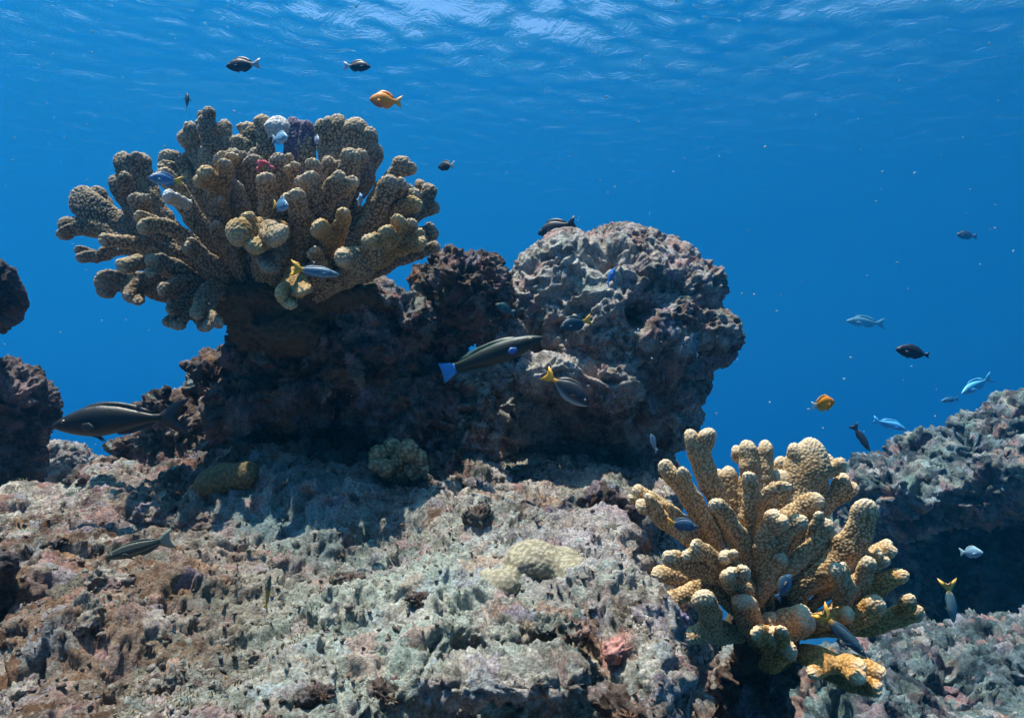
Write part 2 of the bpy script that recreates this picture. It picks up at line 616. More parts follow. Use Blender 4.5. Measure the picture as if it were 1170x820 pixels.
rock('rock_buttress', [B(535, 480, 1.52, .065, .08, .12), B(545, 560, 1.42, .075, .08, .06), B(560, 440, 1.55, .07, .07, .05),
                       B(640, 560, 1.62, .2, .12, .07), B(515, 545, 1.45, .05, .06, .08)],
     M_slope, 0.0085, 'rough rock buttress running down from the boulder to the pale slope', lump=0.025, fine=0.011, off=11)

rock('rock_ledge', [B(608, 712, .75, .056, .045, .019), B(575, 722, .74, .036, .04, .017), B(645, 717, .75, .032, .045, .02),
                    B(600, 742, .82, .07, .06, .03)],
     M_slope, 0.005, 'brown rock ledge with a dark undercut just below the pale lumpy coral', lump=0.012, fine=0.006, pits=.008, pit_scale=40, off=14)
rock('rock_ledge', [B(580, 768, .65, .060, .045, .018), B(530, 776, .645, .034, .045, .02), B(632, 766, .66, .034, .045, .02),
                    B(585, 800, .74, .065, .03, .04)],
     M_slope, 0.005, 'lowest brown rock ledge, its dark front face at the bottom of the picture', lump=0.012, fine=0.006, pits=.008, pit_scale=40, off=19)

rock('coral_pillar', [B(855, 800, 1.06, .055, .06, .09), B(870, 900, 1.08, .09, .1, .12), B(900, 1100, 1.12, .16, .16, .25),
                      B(800, 860, 1.08, .07, .09, .08), B(875, 755, 1.05, .04, .045, .035)],
     M_dark, 0.009, 'dark rock pillar holding up the branching coral at the right', lump=0.02, fine=0.009, off=23)

for (px, py, d, r, lab) in ((235, 598, 1.20, .055, 'low reddish dark rock half sunk in the slope below the outcrop'), (395, 585, 1.27, .06, 'broad dark rock at the foot of the outcrop, left of the buttress'),
                            (165, 588, 1.24, .04, 'small dark rock half sunk in the slope above the striped fish'), (690, 572, 1.25, .05, 'rough rock in the shade under the boulder, left of the yellow tan coral')):
    rock('fallen_rock', [B(px, py, d, r, r * .8, r * .5), B(px + 20, py + 6, d - .02, r * .7, r * .6, r * .45), B(px - 30, py + 8, d, r * .6, r * .6, r * .4)],
         M_dark, 0.006, lab, group='fallen rocks at the foot of the outcrop', lump=0.02, fine=0.008, pits=.008, off=px * .1)

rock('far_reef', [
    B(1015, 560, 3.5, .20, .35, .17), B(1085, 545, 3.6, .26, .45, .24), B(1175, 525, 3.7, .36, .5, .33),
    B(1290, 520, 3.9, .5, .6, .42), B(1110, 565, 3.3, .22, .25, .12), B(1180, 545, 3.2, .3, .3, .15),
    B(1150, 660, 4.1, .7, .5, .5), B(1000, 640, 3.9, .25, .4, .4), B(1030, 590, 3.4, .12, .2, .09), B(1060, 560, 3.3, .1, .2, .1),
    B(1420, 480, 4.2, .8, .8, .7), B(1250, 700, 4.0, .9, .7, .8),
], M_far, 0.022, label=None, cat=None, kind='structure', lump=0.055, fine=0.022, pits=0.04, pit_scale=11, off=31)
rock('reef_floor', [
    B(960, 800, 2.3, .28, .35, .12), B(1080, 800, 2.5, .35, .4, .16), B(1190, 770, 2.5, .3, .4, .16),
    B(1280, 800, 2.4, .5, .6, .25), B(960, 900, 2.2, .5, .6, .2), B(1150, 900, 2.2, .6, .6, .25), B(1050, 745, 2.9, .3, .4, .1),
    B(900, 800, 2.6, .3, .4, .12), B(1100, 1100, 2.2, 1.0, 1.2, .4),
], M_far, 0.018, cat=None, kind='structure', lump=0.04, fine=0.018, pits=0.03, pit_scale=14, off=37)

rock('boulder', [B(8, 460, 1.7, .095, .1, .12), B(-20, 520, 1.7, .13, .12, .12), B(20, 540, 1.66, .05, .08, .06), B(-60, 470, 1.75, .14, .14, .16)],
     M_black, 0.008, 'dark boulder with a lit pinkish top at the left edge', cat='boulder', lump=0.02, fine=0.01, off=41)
rock('rock_overhang', [B(-22, 338, 1.5, .068, .1, .085), B(-90, 330, 1.55, .14, .14, .14), B(-120, 450, 1.7, .12, .14, .25)],
     M_black, 0.009, 'dark rock overhang poking in at the left edge above the boulder', lump=0.012, fine=0.008, off=43)
rock('boulder', [B(72, 535, 2.5, .09, .14, .09), B(40, 560, 2.5, .15, .16, .12), B(100, 580, 2.5, .12, .15, .12), B(30, 700, 2.6, .4, .4, .45)],
     M_boulder, 0.014, 'small pale blue boulder farther off, below the dark fish at the left', cat='boulder', lump=0.02, fine=0.01, off=47)


# ------------------------------------------------------------------ branching corals
def catmull(pts, n):
    pts = [np.array(p, float) for p in pts]
    P_ = [2 * pts[0] - pts[1]] + pts + [2 * pts[-1] - pts[-2]]
    out = []
    seg = len(pts) - 1
    for k in range(n):
        t = k / (n - 1) * seg
        i = min(int(t), seg - 1); f = t - i
        a, b, c, d = P_[i], P_[i + 1], P_[i + 2], P_[i + 3]
        out.append(0.5 * ((2 * b) + (c - a) * f + (2 * a - 5 * b + 4 * c - d) * f * f + (3 * b - a - 3 * c + d) * f ** 3))
    return np.array(out)


def branch_mesh(pts, w, flat, ds, seed, bump_sp, bump_h, root_w=0.6, twist=0.0, wmid=1.0, taper=1.0):
    """pts run from the root to the tip; w = half width near the tip; returns a warty, round-tipped finger of coral"""
    rg = np.random.default_rng(seed)
    sp = catmull(pts, 80)
    seg = np.linalg.norm(np.diff(sp, axis=0), axis=1)
    s = np.concatenate([[0], np.cumsum(seg)]); L = s[-1]
    tipl = min(w * 1.15, L * 0.6)
    nb = max(8, int((L - tipl) / ds)); nt = max(8, int(tipl * 1.5 / ds))
    th = np.linspace(0, math.pi / 2, nt + 1)[1:-1]
    sv = np.concatenate([np.linspace(0, L - tipl, nb), L - tipl + tipl * np.sin(th), [L - tipl + tipl * 0.9995]])
    rv = np.concatenate([np.ones(nb), np.cos(th), [0.02]])
    cen = np.stack([np.interp(sv, s, sp[:, k]) for k in range(3)], -1)
    T = np.gradient(sp, axis=0); T /= np.linalg.norm(T, axis=1)[:, None]
    Tv = np.stack([np.interp(sv, s, T[:, k]) for k in range(3)], -1); Tv /= np.linalg.norm(Tv, axis=1)[:, None]
    view = np.array(pts[-1], float); view /= np.linalg.norm(view)
    W = np.cross(Tv, view); ln = np.linalg.norm(W, axis=1)[:, None]
    W = np.where(ln > 0.15, W / np.maximum(ln, 1e-6), np.array([[1.0, 0, 0]]))
    W = W - (W * Tv).sum(1)[:, None] * Tv; W /= np.linalg.norm(W, axis=1)[:, None]
    Bn = np.cross(Tv, W)
    if twist:
        c, sn = math.cos(twist), math.sin(twist)
        W, Bn = c * W + sn * Bn, -sn * W + c * Bn
    u = sv / L
    prof = (root_w + (1 - root_w) * sstep(0.0, 0.7, u)) * (1.04 - 0.18 * taper * sstep(0.5, 1.0, u)) * (1 + (wmid - 1) * np.exp(-((u - 0.6) / 0.2) ** 2))
    rw = w * prof * rv
    rb = rw * flat + 0.0
    rb = np.where(rb < rw * 0.3, rw * 0.3, rb)
    nv = max(14, int(2 * math.pi * w * (1 + flat) / 2 / ds))
    ang = np.linspace(0, 2 * math.pi, nv, endpoint=False)
    co = (cen[:, None, :] + W[:, None, :] * (np.cos(ang)[None, :, None] * rw[:, None, None])
          + Bn[:, None, :] * (np.sin(ang)[None, :, None] * rb[:, None, None])).reshape(-1, 3)
    # uneven lumpy growth
    dirv = (co.reshape(len(sv), nv, 3) - cen[:, None, :]).reshape(-1, 3)
    o3 = rg.random(3) * 40
    lum = fbm(co / max(w, 0.008) * 0.55 + o3, 2)
    co = co + dirv * (0.30 * lum)[:, None] + Bn.repeat(nv, 0) * (0.25 * w * perlin(co / w * 0.4 + o3[::-1]))[:, None]
    me = grid_mesh('branch', co, len(sv), nv, wrap=True)
    n = normals_of(me)
    cen_rep = cen.repeat(nv, 0)
    flip = np.mean(((co - cen_rep) * n).sum(1)) < 0
    if flip:
        me.flip_normals(); n = normals_of(me)
    # warts, in staggered rows as they grow
    rows = []
    dsr = bump_sp * 0.87
    arc = np.concatenate([[0], np.cumsum(np.hypot(np.diff(sv), np.diff(rv * w)))])
    G = co.reshape(len(sv), nv, 3)
    k = 0
    for a in np.arange(dsr * 0.5, arc[-1], dsr):
        i = int(np.searchsorted(arc, a)); i = min(max(i, 0), len(sv) - 1)
        per = 2 * math.pi * math.sqrt((rw[i] ** 2 + rb[i] ** 2) / 2)
        m = max(1, int(round(per / bump_sp)))
        j = (np.arange(m) + 0.5 * (k % 2) + rg.normal(0, 0.16, m)) / m * nv
        ii = np.clip(i + rg.normal(0, 0.16 * bump_sp / ds, m), 0, len(sv) - 1).astype(int)
        rows.append(G[ii, j.astype(int) % nv]); k += 1
    seeds = np.concatenate(rows).astype(np.float32)
    sz = rg.uniform(0.8, 1.15, len(seeds)).astype(np.float32)
    dist = np.empty(len(co), np.float32)
    co32 = co.astype(np.float32)
    s2 = (seeds ** 2).sum(1)
    for q in range(0, len(co), 6000):
        c = co32[q:q + 6000]
        d2 = (c ** 2).sum(1)[:, None] + s2[None] - 2 * c @ seeds.T
        dist[q:q + 6000] = np.sqrt(np.maximum(0, (d2 / sz[None] ** 2).min(1)))
    wart = np.clip(1 - (dist / (bump_sp * 0.46)) ** 2, 0, 1) ** 0.85
    co = co + n * (bump_h * wart)[:, None]
    set_verts(me, co)
    float_attr(me, 'bump', wart)
    float_attr(me, 'tip', np.clip(1 - (L - sv) / (w * 2.6), 0, 1).repeat(nv))
    return me


def build_coral(name, label, C0, depth0, R, zoom, branches, mats, ds, sp, bh, base_blobs, front=0.75, seed0=0, warp_root=0.8, thin=1.0, taper=1.0, fork=0.5, flat=0.72):
    """branches: (tip, ..., towards the root) in pixels of an enlarged crop; zoom=(ox, oy, scale)"""
    root = thing(name, P(C0[0], C0[1], depth0), label, 'coral')
    inv = Vector(root.location)
    me = blob_mesh('base', base_blobs, 0.008, sub=1)
    displaced(me, lump=0.01, fine=0.006, pits=0.006, off=seed0)
    co = verts_of(me)
    float_attr(me, 'bump', np.clip(0.3 + 0.5 * perlin(co * 150), 0, 1)); float_attr(me, 'tip', np.zeros(len(co)))
    me.transform(Matrix.Translation(-inv))
    link('base', me, mats['base'], root)
    rf = random.Random(seed0)
    extra = []
    for b in branches:
        # many fingers fork near the top
        (x1, y1), (x2, y2) = b['p'][0], b['p'][1]
        ln = math.hypot(x1 - x2, y1 - y2)
        if b.get('nr') or b['w'] > 90 or rf.random() > fork or ln < 20:
            continue
        ux, uy = (x1 - x2) / ln, (y1 - y2) / ln
        sd = rf.choice((-1, 1)); m = rf.uniform(.45, .75) * b['w'] ; q = rf.uniform(-.35, .1) * b['w']
        tip = (x1 + ux * q - uy * sd * m, y1 + uy * q + ux * sd * m)
        e = {kk: v for kk, v in b.items() if kk not in ('p', 'w', 'l')}
        e.update(p=[tip, (x2 + ux * ln * .25 - uy * sd * m * .3, y2 + uy * ln * .25 + ux * sd * m * .3), (x2, y2)], w=b['w'] * rf.uniform(.6, .8), nr=1, rw=.7, d=b.get('d', 0) + rf.uniform(-10, 10))
        extra.append(e)
    for k, b in enumerate(branches + extra):
        z = zoom[b.get('z', 0)]
        def px(p):
            return (z[0] + p[0] / z[2], z[1] + p[1] / z[2])
        pts2 = [px(p) for p in b['p']]
        w = b['w'] / z[2] * 0.46 * thin
        def dep(q):
            ex = (q[0] - C0[0]) / R[0]; ey = (q[1] - C0[1]) / R[1]
            rho2 = ex * ex + ey * ey
            return -front * math.sqrt(max(0.0, 1 - rho2)) * R[0]
        tipd = dep(pts2[0]) * (1.0 if not b.get('b') else -0.45 * b['b']) + b.get('d', 0)
        pts = []
        n = len(pts2)
        for i, q in enumerate(pts2):
            f = i / max(1, n)                       # 0 at the tip, towards 1 at the root
            dd = tipd * (1 - f * 0.75)
            dm = depth0 + dd * depth0 / FPX
            pts.append(P(q[0], q[1], dm))
        # last stretch runs into the heart of the colony
        e = pts[-1]
        heart = P(C0[0] + (pts2[-1][0] - C0[0]) * 0.35, C0[1] + (pts2[-1][1] - C0[1]) * 0.25 + 12, depth0)
        if not b.get('nr'):
            pts.append(e.lerp(heart, warp_root))
        pts = pts[::-1]
        wm = w * depth0 / FPX * (1 + tipd / FPX)
        me = branch_mesh(pts, wm, b.get('f', rf.uniform(flat - .14, flat + .08)), ds, seed0 + k * 13 + 1, sp, bh, root_w=b.get('rw', 0.55), twist=b.get('t', rf.uniform(-.35, .35)), wmid=b.get('m', 1.0), taper=b.get('tp', taper))
        me.transform(Matrix.Translation(-inv))
        o = link('branch', me, mats[b.get('c', 'n')], root)
        if b.get('l'):
            o['label'] = b['l']
    return root


def br(*p, w=50, **kw):
    d = dict(p=list(p), w=w); d.update(kw); return d


right_mats = {
    'n': coral_mat('yellow_tan_coral', (0.18, 0.100, 0.040), (0.64, 0.46, 0.25), (0.76, 0.64, 0.45), 0.55),
    'o': coral_mat('orange_tan_coral', (0.22, 0.09, 0.015), (0.62, 0.37, 0.13), (0.78, 0.62, 0.42), 0.6),
    'base': coral_mat('old_coral_base', (0.05, 0.035, 0.02), (0.14, 0.10, 0.06), (0.2, 0.2, 0.2), 0.0),
}
ZR = [(700, 460, 2.278)]
right_br = [
    # back row
    br((197, 70), (222, 150), (262, 240), w=52, b=1), br((254, 66), (240, 150), (275, 250), w=54, b=1),
    br((345, 98), (358, 170), (365, 270), w=66, b=1, m=1.1), br((400, 98), (392, 180), (372, 280), w=56, b=1),
    br((520, 92), (500, 170), (455, 290), w=128, f=.45, b=.8, rw=.4), br((565, 135), (530, 200), (470, 290), w=60, b=.6),
    br((470, 105), (478, 190), (440, 290), w=60, b=.9),
    br((606, 185), (575, 250), (500, 330), w=56, b=.5), br((545, 190), (530, 240), (480, 310), w=50, b=.4),
    br((440, 140), (430, 220), (400, 300), w=56, b=1), br((300, 165), (310, 240), (340, 330), w=60, b=1),
    br((430, 175), (440, 230), (410, 320), w=70, b=.4),
    # left side
    br((128, 150), (160, 200), (215, 270), (260, 370), w=58, d=10), br((178, 168), (195, 210), (235, 290), w=44, d=6),
    br((52, 222), (100, 250), (170, 300), (240, 370), w=46, d=22), br((62, 258), (130, 300), (190, 350), (260, 410), w=50, d=6),
    br((205, 368), (240, 390), (300, 440), w=54), br((135, 392), (195, 425), (260, 445), (320, 470), w=60, d=-4),
    br((130, 530), (180, 500), (250, 480), w=52, d=14), br((100, 450), (170, 450), (240, 460), w=60, d=26),
    # centre
    br((350, 182), (362, 235), (352, 330), w=54, d=10), br((465, 215), (415, 232), (362, 270), w=44, d=6, nr=1, rw=.8),
    br((258, 255), (300, 300), (340, 370), w=54, d=4), br((430, 285), (405, 330), (392, 410), w=62, d=6),
    br((505, 300), (450, 335), (400, 420), w=62, d=8, m=1.15), br((550, 250), (500, 270), (420, 350), w=60, d=20),
    br((566, 305), (515, 375), (440, 450), (375, 515), w=48), br((285, 395), (310, 420), (345, 470), w=52, d=4),
    br((575, 330), (530, 400), (480, 480), w=74, b=.3), br((440, 560), (400, 590), (380, 620), w=80, d=30), br((300, 438), (320, 470), (350, 520), w=66, d=-6), br((345, 505), (350, 540), (370, 590), w=76, d=-2),
    br((445, 395), (410, 450), (380, 520), w=50, d=24),
    # right side
    br((668, 252), (645, 320), (590, 420), (500, 480), w=86, f=.6, m=1.12, d=14), br((726, 362), (690, 385), (620, 430), w=54, d=26),
    br((720, 405), (680, 420), (600, 450), w=50, d=22), br((572, 422), (605, 480), (585, 540), w=56, d=2),
    br((668, 402), (648, 460), (590, 530), w=56, d=0), br((770, 445), (715, 462), (640, 510), w=62, d=6, c='o'),
    br((700, 512), (655, 550), (580, 580), w=74, d=-8, c='o'), br((810, 540), (745, 555), (650, 580), w=62, d=0, c='o'),
    br((510, 545), (480, 565), (440, 590), w=96, d=2), br((625, 545), (580, 560), (500, 580), w=60, d=-6, c='o'),
    # low front
    br((228, 494), (252, 545), (262, 600), w=74, d=-10, f=.85), br((178, 618), (225, 600), (268, 585), w=62, d=-6, f=.8),
    br((432, 598), (425, 625), (430, 670), w=88, d=-16, c='o'), br((470, 635), (430, 650), (410, 680), w=74, d=-18, c='o'),
    br((712, 708), (640, 685), (560, 675), (470, 650), w=62, d=-46, c='o'), br((515, 705), (555, 685), (600, 680), w=52, d=-20, c='o', nr=1, rw=.8),
    br((700, 752), (640, 735), (560, 700), w=50, d=-30, c='o'), br((655, 690), (600, 680), (500, 655), w=70, d=-44, c='o'),
]
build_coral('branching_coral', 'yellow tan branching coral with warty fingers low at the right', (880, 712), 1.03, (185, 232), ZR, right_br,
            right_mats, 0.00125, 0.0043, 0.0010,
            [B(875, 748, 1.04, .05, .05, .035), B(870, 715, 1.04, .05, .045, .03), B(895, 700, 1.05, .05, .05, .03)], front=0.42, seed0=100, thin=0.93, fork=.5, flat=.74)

left_mats = {
    'n': coral_mat('olive_tan_coral', (0.10, 0.066, 0.030), (0.47, 0.36, 0.22), (0.64, 0.53, 0.36), 0.5),
    'd': coral_mat('dull_brown_coral', (0.065, 0.046, 0.024), (0.34, 0.27, 0.18), (0.50, 0.42, 0.30), 0.45),
    'o': coral_mat('golden_coral', (0.16, 0.09, 0.025), (0.50, 0.345, 0.15), (0.60, 0.48, 0.28), 0.5),
    'w': coral_mat('bleached_coral', (0.35, 0.36, 0.34), (0.66, 0.67, 0.62), (0.7, 0.72, 0.7), 0.5),
    'p': coral_mat('purplish_coral', (0.07, 0.05, 0.08), (0.22, 0.17, 0.22), (0.30, 0.26, 0.32), 0.4),
    'base': right_mats['base'],
}
ZL = [(40, 100, 2.735), (250, 100, 2.733)]
left_br = [
    # far left blades
    br((115, 322), (175, 370), (260, 440), (360, 500), w=112, f=.45, c='d'), br((185, 310), (215, 380), (270, 440), (370, 500), w=66, c='d', d=6),
    br((72, 425), (130, 432), (210, 450), (320, 500), w=64, c='d', d=-6), br((128, 532), (200, 525), (290, 505), (400, 540), w=44, c='d'),
    br((480, 200), (520, 290), (560, 380), w=72, c='d', b=.6), br((200, 475), (270, 480), (350, 505), w=46, c='n', d=-14), br((185, 612), (250, 605), (330, 615), (430, 640), w=84, f=.5, c='d', d=2),
    br((255, 560), (330, 550), (400, 560), w=56, d=-10), br((290, 665), (320, 620), (400, 600), w=58, c='d', d=18),
    br((390, 635), (430, 620), (490, 610), w=50, c='d'), br((440, 755), (460, 700), (520, 640), w=56, c='d', d=26),
    br((415, 700), (455, 680), (520, 640), w=40, c='d', d=20), br((540, 760), (530, 700), (570, 640), w=58, c='d', d=20),
    br((350, 540), (400, 550), (470, 580), w=60, c='d'), br((500, 720), (520, 670), (560, 620), w=50, c='d', d=14),
    # left top
    br((265, 205), (300, 270), (360, 370), (430, 460), w=90, f=.55, c='d', b=.3), br((330, 205), (340, 280), (380, 380), w=70, c='d', b=.4),
    br((242, 275), (275, 340), (325, 410), (400, 480), w=56, c='d', d=8), br((310, 330), (340, 400), (400, 470), w=60, c='d', d=14),
    br((395, 205), (440, 250), (480, 330), (510, 420), w=80, b=.1), br((455, 220), (480, 280), (510, 370), w=44, b=.3, c='d'),
    br((390, 255), (430, 310), (480, 380), (520, 450), w=72, d=-4), br((405, 335), (440, 352), (485, 366), w=44, c='w', d=-26, nr=1, rw=.8, l='bleached pale branch'),
    br((320, 440), (390, 432), (450, 455), (520, 520), w=58, d=-14), br((470, 500), (500, 510), (560, 560), w=60, c='d', d=10),
    br((450, 150), (495, 180), (540, 260), w=74, c='n', b=.8), br((500, 130), (520, 190), (550, 270), w=60, b=1),
    br((530, 85), (538, 150), (560, 260), w=48, b=1), br((543, 60), (550, 130), (575, 260), w=44, b=1.5, c='d'),
    br((555, 120), (560, 180), (575, 270), w=48, b=.7), br((592, 100), (594, 180), (600, 280), w=44, b=1),
    br((535, 175), (560, 230), (590, 330), (610, 420), w=88, f=.6, b=.2), br((585, 200), (595, 260), (605, 340), w=66, d=10),
    br((515, 258), (560, 292), (580, 350), w=62, d=-10, c='o', f=.8), br((595, 225), (592, 285), (585, 360), w=56, d=-6),
    br((665, 110), (680, 180), (690, 300), w=52, b=1), br((700, 90), (715, 180), (720, 300), w=46, b=1.2),
    br((635, 150), (648, 240), (660, 360), w=62, c='d', b=.5), br((690, 190), (690, 270), (700, 380), w=64, c='d', b=.2),
    br((575, 340), (575, 420), (600, 500), w=52, c='d', d=24), br((560, 420), (580, 470), (620, 540), w=50, c='d', d=30),
    br((625, 290), (640, 370), (670, 480), w=70, c='d', d=40),
    # middle
    br((18, 105), (25, 170), (40, 300), w=42, z=1, b=.9), br((90, 108), (100, 180), (110, 300), w=48, z=1, b=.8), br((60, 150), (75, 220), (95, 330), w=46, z=1, b=.3),
    br((135, 85), (145, 170), (160, 300), w=56, z=1, b=1), br((185, 92), (187, 125), (190, 160), w=90, z=1, c='w', b=.45, nr=1, rw=.9, l='bleached white rounded branch'),
    br((228, 92), (228, 170), (230, 300), w=62, z=1, c='p', b=1.1), br((278, 105), (278, 180), (275, 300), w=54, z=1, c='p', b=.9),
    br((265, 145), (268, 210), (272, 320), w=58, z=1, b=.3), br((318, 100), (328, 180), (330, 300), w=48, z=1, b=.7),
    br((372, 85), (370, 170), (350, 300), w=70, z=1, b=.9), br((435, 95), (425, 180), (390, 300), w=92, f=.55, z=1, b=.7), br((478, 125), (450, 200), (400, 310), w=64, z=1, b=.6),
    br((490, 172), (465, 240), (420, 330), w=80, z=1, c='d', b=.2), br((412, 190), (405, 270), (370, 370), w=84, z=1, d=4),
    br((388, 265), (350, 330), (310, 410), w=70, z=1, d=-4), br((285, 265), (288, 340), (290, 420), w=76, z=1, d=-2),
    br((290, 222), (298, 300), (300, 380), w=62, z=1, d=22), br((235, 232), (240, 290), (245, 370), w=48, z=1, d=20),
    br((148, 268), (150, 340), (165, 430), w=72, z=1, d=6), br((190, 205), (188, 290), (195, 380), w=62, z=1, d=24),
    br((112, 210), (112, 300), (125, 400), w=70, z=1, c='d', d=36), br((240, 322), (255, 390), (260, 470), w=72, z=1, d=-6),
    br((45, 190), (50, 290), (80, 400), w=64, z=1, c='d', d=40), br((340, 215), (345, 290), (335, 380), w=60, z=1, d=34),
    br((300, 430), (325, 455), (345, 500), w=66, z=1, d=-14, c='o'), br((395, 380), (380, 440), (360, 500), w=52, z=1, d=-12, c='o'),
    br((470, 465), (478, 520), (440, 560), w=84, z=1, d=-6, f=.8), br((375, 530), (415, 535), (440, 565), w=84, z=1, d=-12, f=.8),
    # right side
    br((540, 275), (515, 350), (470, 430), (420, 490), w=70, z=1, d=-2), br((592, 222), (550, 265), (500, 340), (440, 420), w=60, z=1, b=.2),
    br((600, 305), (570, 345), (520, 410), w=72, z=1, d=6), br((632, 365), (580, 370), (520, 430), w=58, z=1, d=2, c='o'),
    br((655, 300), (645, 350), (570, 430), w=56, z=1, b=.4, c='d'), br((690, 378), (650, 380), (570, 430), w=50, z=1, b=.2, c='d'),
    br((562, 400), (555, 450), (500, 500), w=62, z=1, d=-10, c='o'), br((508, 445), (535, 475), (490, 510), w=62, z=1, d=-16, c='o'),
    br((605, 412), (590, 450), (530, 500), w=52, z=1, d=4), br((685, 450), (640, 465), (560, 500), w=60, z=1, b=.2, c='d'),
    br((645, 482), (600, 490), (530, 520), w=62, z=1, d=0, c='o'), br((690, 495), (640, 510), (560, 540), w=46, z=1, d=16, c='d'),
    # low front
    br((35, 470), (90, 450), (150, 455), (200, 470), w=100, z=1, d=-14, c='o', f=.7), br((195, 470), (150, 450), (130, 480), w=84, z=1, d=-10, f=.7),
    br((110, 505), (130, 470), (170, 460), w=90, z=1, d=-4, c='o', f=.7), br((85, 395), (110, 430), (150, 470), w=54, z=1, d=-4, c='o'),
    br((185, 650), (225, 630), (240, 590), w=66, z=1, d=-10, c='o'), br((265, 640), (245, 610), (240, 570), w=66, z=1, d=-8, c='o'),
    br((150, 570), (170, 540), (200, 500), w=70, z=1, d=6, c='d'), br((300, 500), (310, 540), (330, 580), w=44, z=1, d=10),
]
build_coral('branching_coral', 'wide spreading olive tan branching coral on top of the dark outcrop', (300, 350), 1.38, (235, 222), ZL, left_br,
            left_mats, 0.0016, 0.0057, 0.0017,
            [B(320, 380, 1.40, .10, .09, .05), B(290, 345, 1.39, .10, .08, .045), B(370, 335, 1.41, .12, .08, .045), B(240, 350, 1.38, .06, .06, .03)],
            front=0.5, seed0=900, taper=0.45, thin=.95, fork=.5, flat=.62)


# ------------------------------------------------------------------ small corals on the slope
def lumpy_coral(name, label, blobs, mat, voxel, sp, bh, cat='coral', off=0.0):
    me = blob_mesh(name, blobs, voxel, smooth_it=4)
    co = verts_of(me); n = normals_of(me)
    co = co + n * (0.006 * fbm(co * 22 + off, 2))[:, None]
    set_verts(me, co); n = normals_of(me)
    w = worley(co / sp + off)
    wart = np.clip(1 - (w / 0.62) ** 2, 0, 1)
    co = co + n * (bh * wart)[:, None]
    set_verts(me, co)
    float_attr(me, 'bump', wart); float_attr(me, 'tip', np.zeros(len(co)))
    o = link(name, me, mat)
    return tag(o, label, cat)


M_pale = coral_mat('pale_cream_coral', (0.16, 0.14, 0.09), (0.38, 0.34, 0.24), (0.6, 0.6, 0.5), 0.0)
M_olive = coral_mat('olive_brown_coral', (0.085, 0.068, 0.03), (0.20, 0.16, 0.075), (0.3, 0.3, 0.2), 0.0)
M_dusk = coral_mat('dusky_coral', (0.10, 0.09, 0.05), (0.34, 0.31, 0.19), (0.3, 0.3, 0.2), 0.0)
lumpy_coral('massive_coral', 'pale cream lumpy coral with a hollow in its front, centre of the slope', [
    B(612, 645, .91, .048, .036, .026), B(570, 672, .88, .033, .035, .024), B(655, 665, .89, .028, .04, .032), B(610, 634, .95, .035, .035, .018),
    B(555, 690, .91, .02, .03, .02), B(640, 638, .98, .03, .03, .015), B(668, 690, .90, .014, .03, .02)],
    M_pale, 0.004, 0.0045, 0.0013, off=3)
lumpy_coral('massive_coral', 'flat rounded olive brown coral below the dark fish on the left slope', [
    B(260, 546, 1.27, .042, .04, .028), B(242, 552, 1.25, .026, .035, .024), B(280, 545, 1.26, .026, .035, .026)],
    M_olive, 0.004, 0.006, 0.001, off=8)
cl = [(432, 520, .017), (448, 512, .017), (466, 514, .018), (478, 524, .016), (455, 528, .018), (440, 535, .016), (470, 538, .014), (458, 545, .013), (428, 532, .012), (484, 536, .011), (452, 520, .015)]
cc = thing('cauliflower_coral', P(455, 535, 1.30), 'small dusky green knobbly coral in shade under the outcrop', 'coral')
for k, (a, b, r) in enumerate(cl):
    d = 1.27 + 0.02 * math.sin(k * 2.1)
    me = blob_mesh('lobe', [B(a, b, d, r, r, r * 1.1), B(a + 1, b + 8, d + .03, r * .7, r * .7, r)], 0.0045, smooth_it=3)
    co = verts_of(me); n = normals_of(me)
    wv = np.clip(1 - (worley(co / 0.0065) / 0.62) ** 2, 0, 1)
    set_verts(me, co + n * (0.0016 * wv)[:, None])
    float_attr(me, 'bump', wv); float_attr(me, 'tip', np.zeros(len(co)))
    me.transform(Matrix.Translation(-Vector(cc.location)))
    link('lobe', me, M_dusk, cc)


# ------------------------------------------------------------------ fish
FM = fish_mat()
EYE = plain_mat('fish_eye', (0.012, 0.012, 0.014), 0.2, 0.5)
IRIS = plain_mat('fish_iris', (0.35, 0.28, 0.12), 0.3, 0.5)
SHAPES = {   # nose to tail root: position, upper edge, lower edge, half thickness (fractions of body length)
    'damsel': [(0, .01, -.01, .005), (.05, .075, -.06, .035), (.14, .15, -.125, .065), (.28, .225, -.20, .085), (.45, .255, -.235, .085),
               (.62, .225, -.205, .07), (.78, .145, -.13, .045), (.9, .085, -.075, .026), (1, .07, -.065, .016)],
    'wrasse': [(0, .01, -.012, .006), (.06, .05, -.045, .03), (.15, .085, -.08, .05), (.3, .12, -.115, .065), (.48, .13, -.13, .066),
               (.66, .115, -.115, .055), (.82, .085, -.08, .037), (.93, .066, -.062, .022), (1, .065, -.06, .013)],
    'snapper': [(0, .005, -.015, .006), (.06, .05, -.05, .035), (.16, .10, -.085, .055), (.3, .15, -.12, .07), (.45, .165, -.13, .072),
                (.62, .14, -.105, .06), (.8, .085, -.06, .036), (.92, .045, -.032, .02), (1, .04, -.03, .014)],
    'surgeon': [(0, .01, -.02, .006), (.05, .07, -.07, .03), (.15, .16, -.13, .055), (.3, .23, -.19, .07), (.48, .25, -.22, .07),
                (.66, .205, -.185, .058), (.83, .105, -.095, .034), (.93, .05, -.045, .02), (1, .045, -.04, .014)],
}


def pig(me, cols):
    at = me.color_attributes.new('pigment', 'FLOAT_COLOR', 'POINT')
    a = np.ones((len(cols), 4), np.float32); a[:, :3] = cols
    at.data.foreach_set('color', a.ravel())


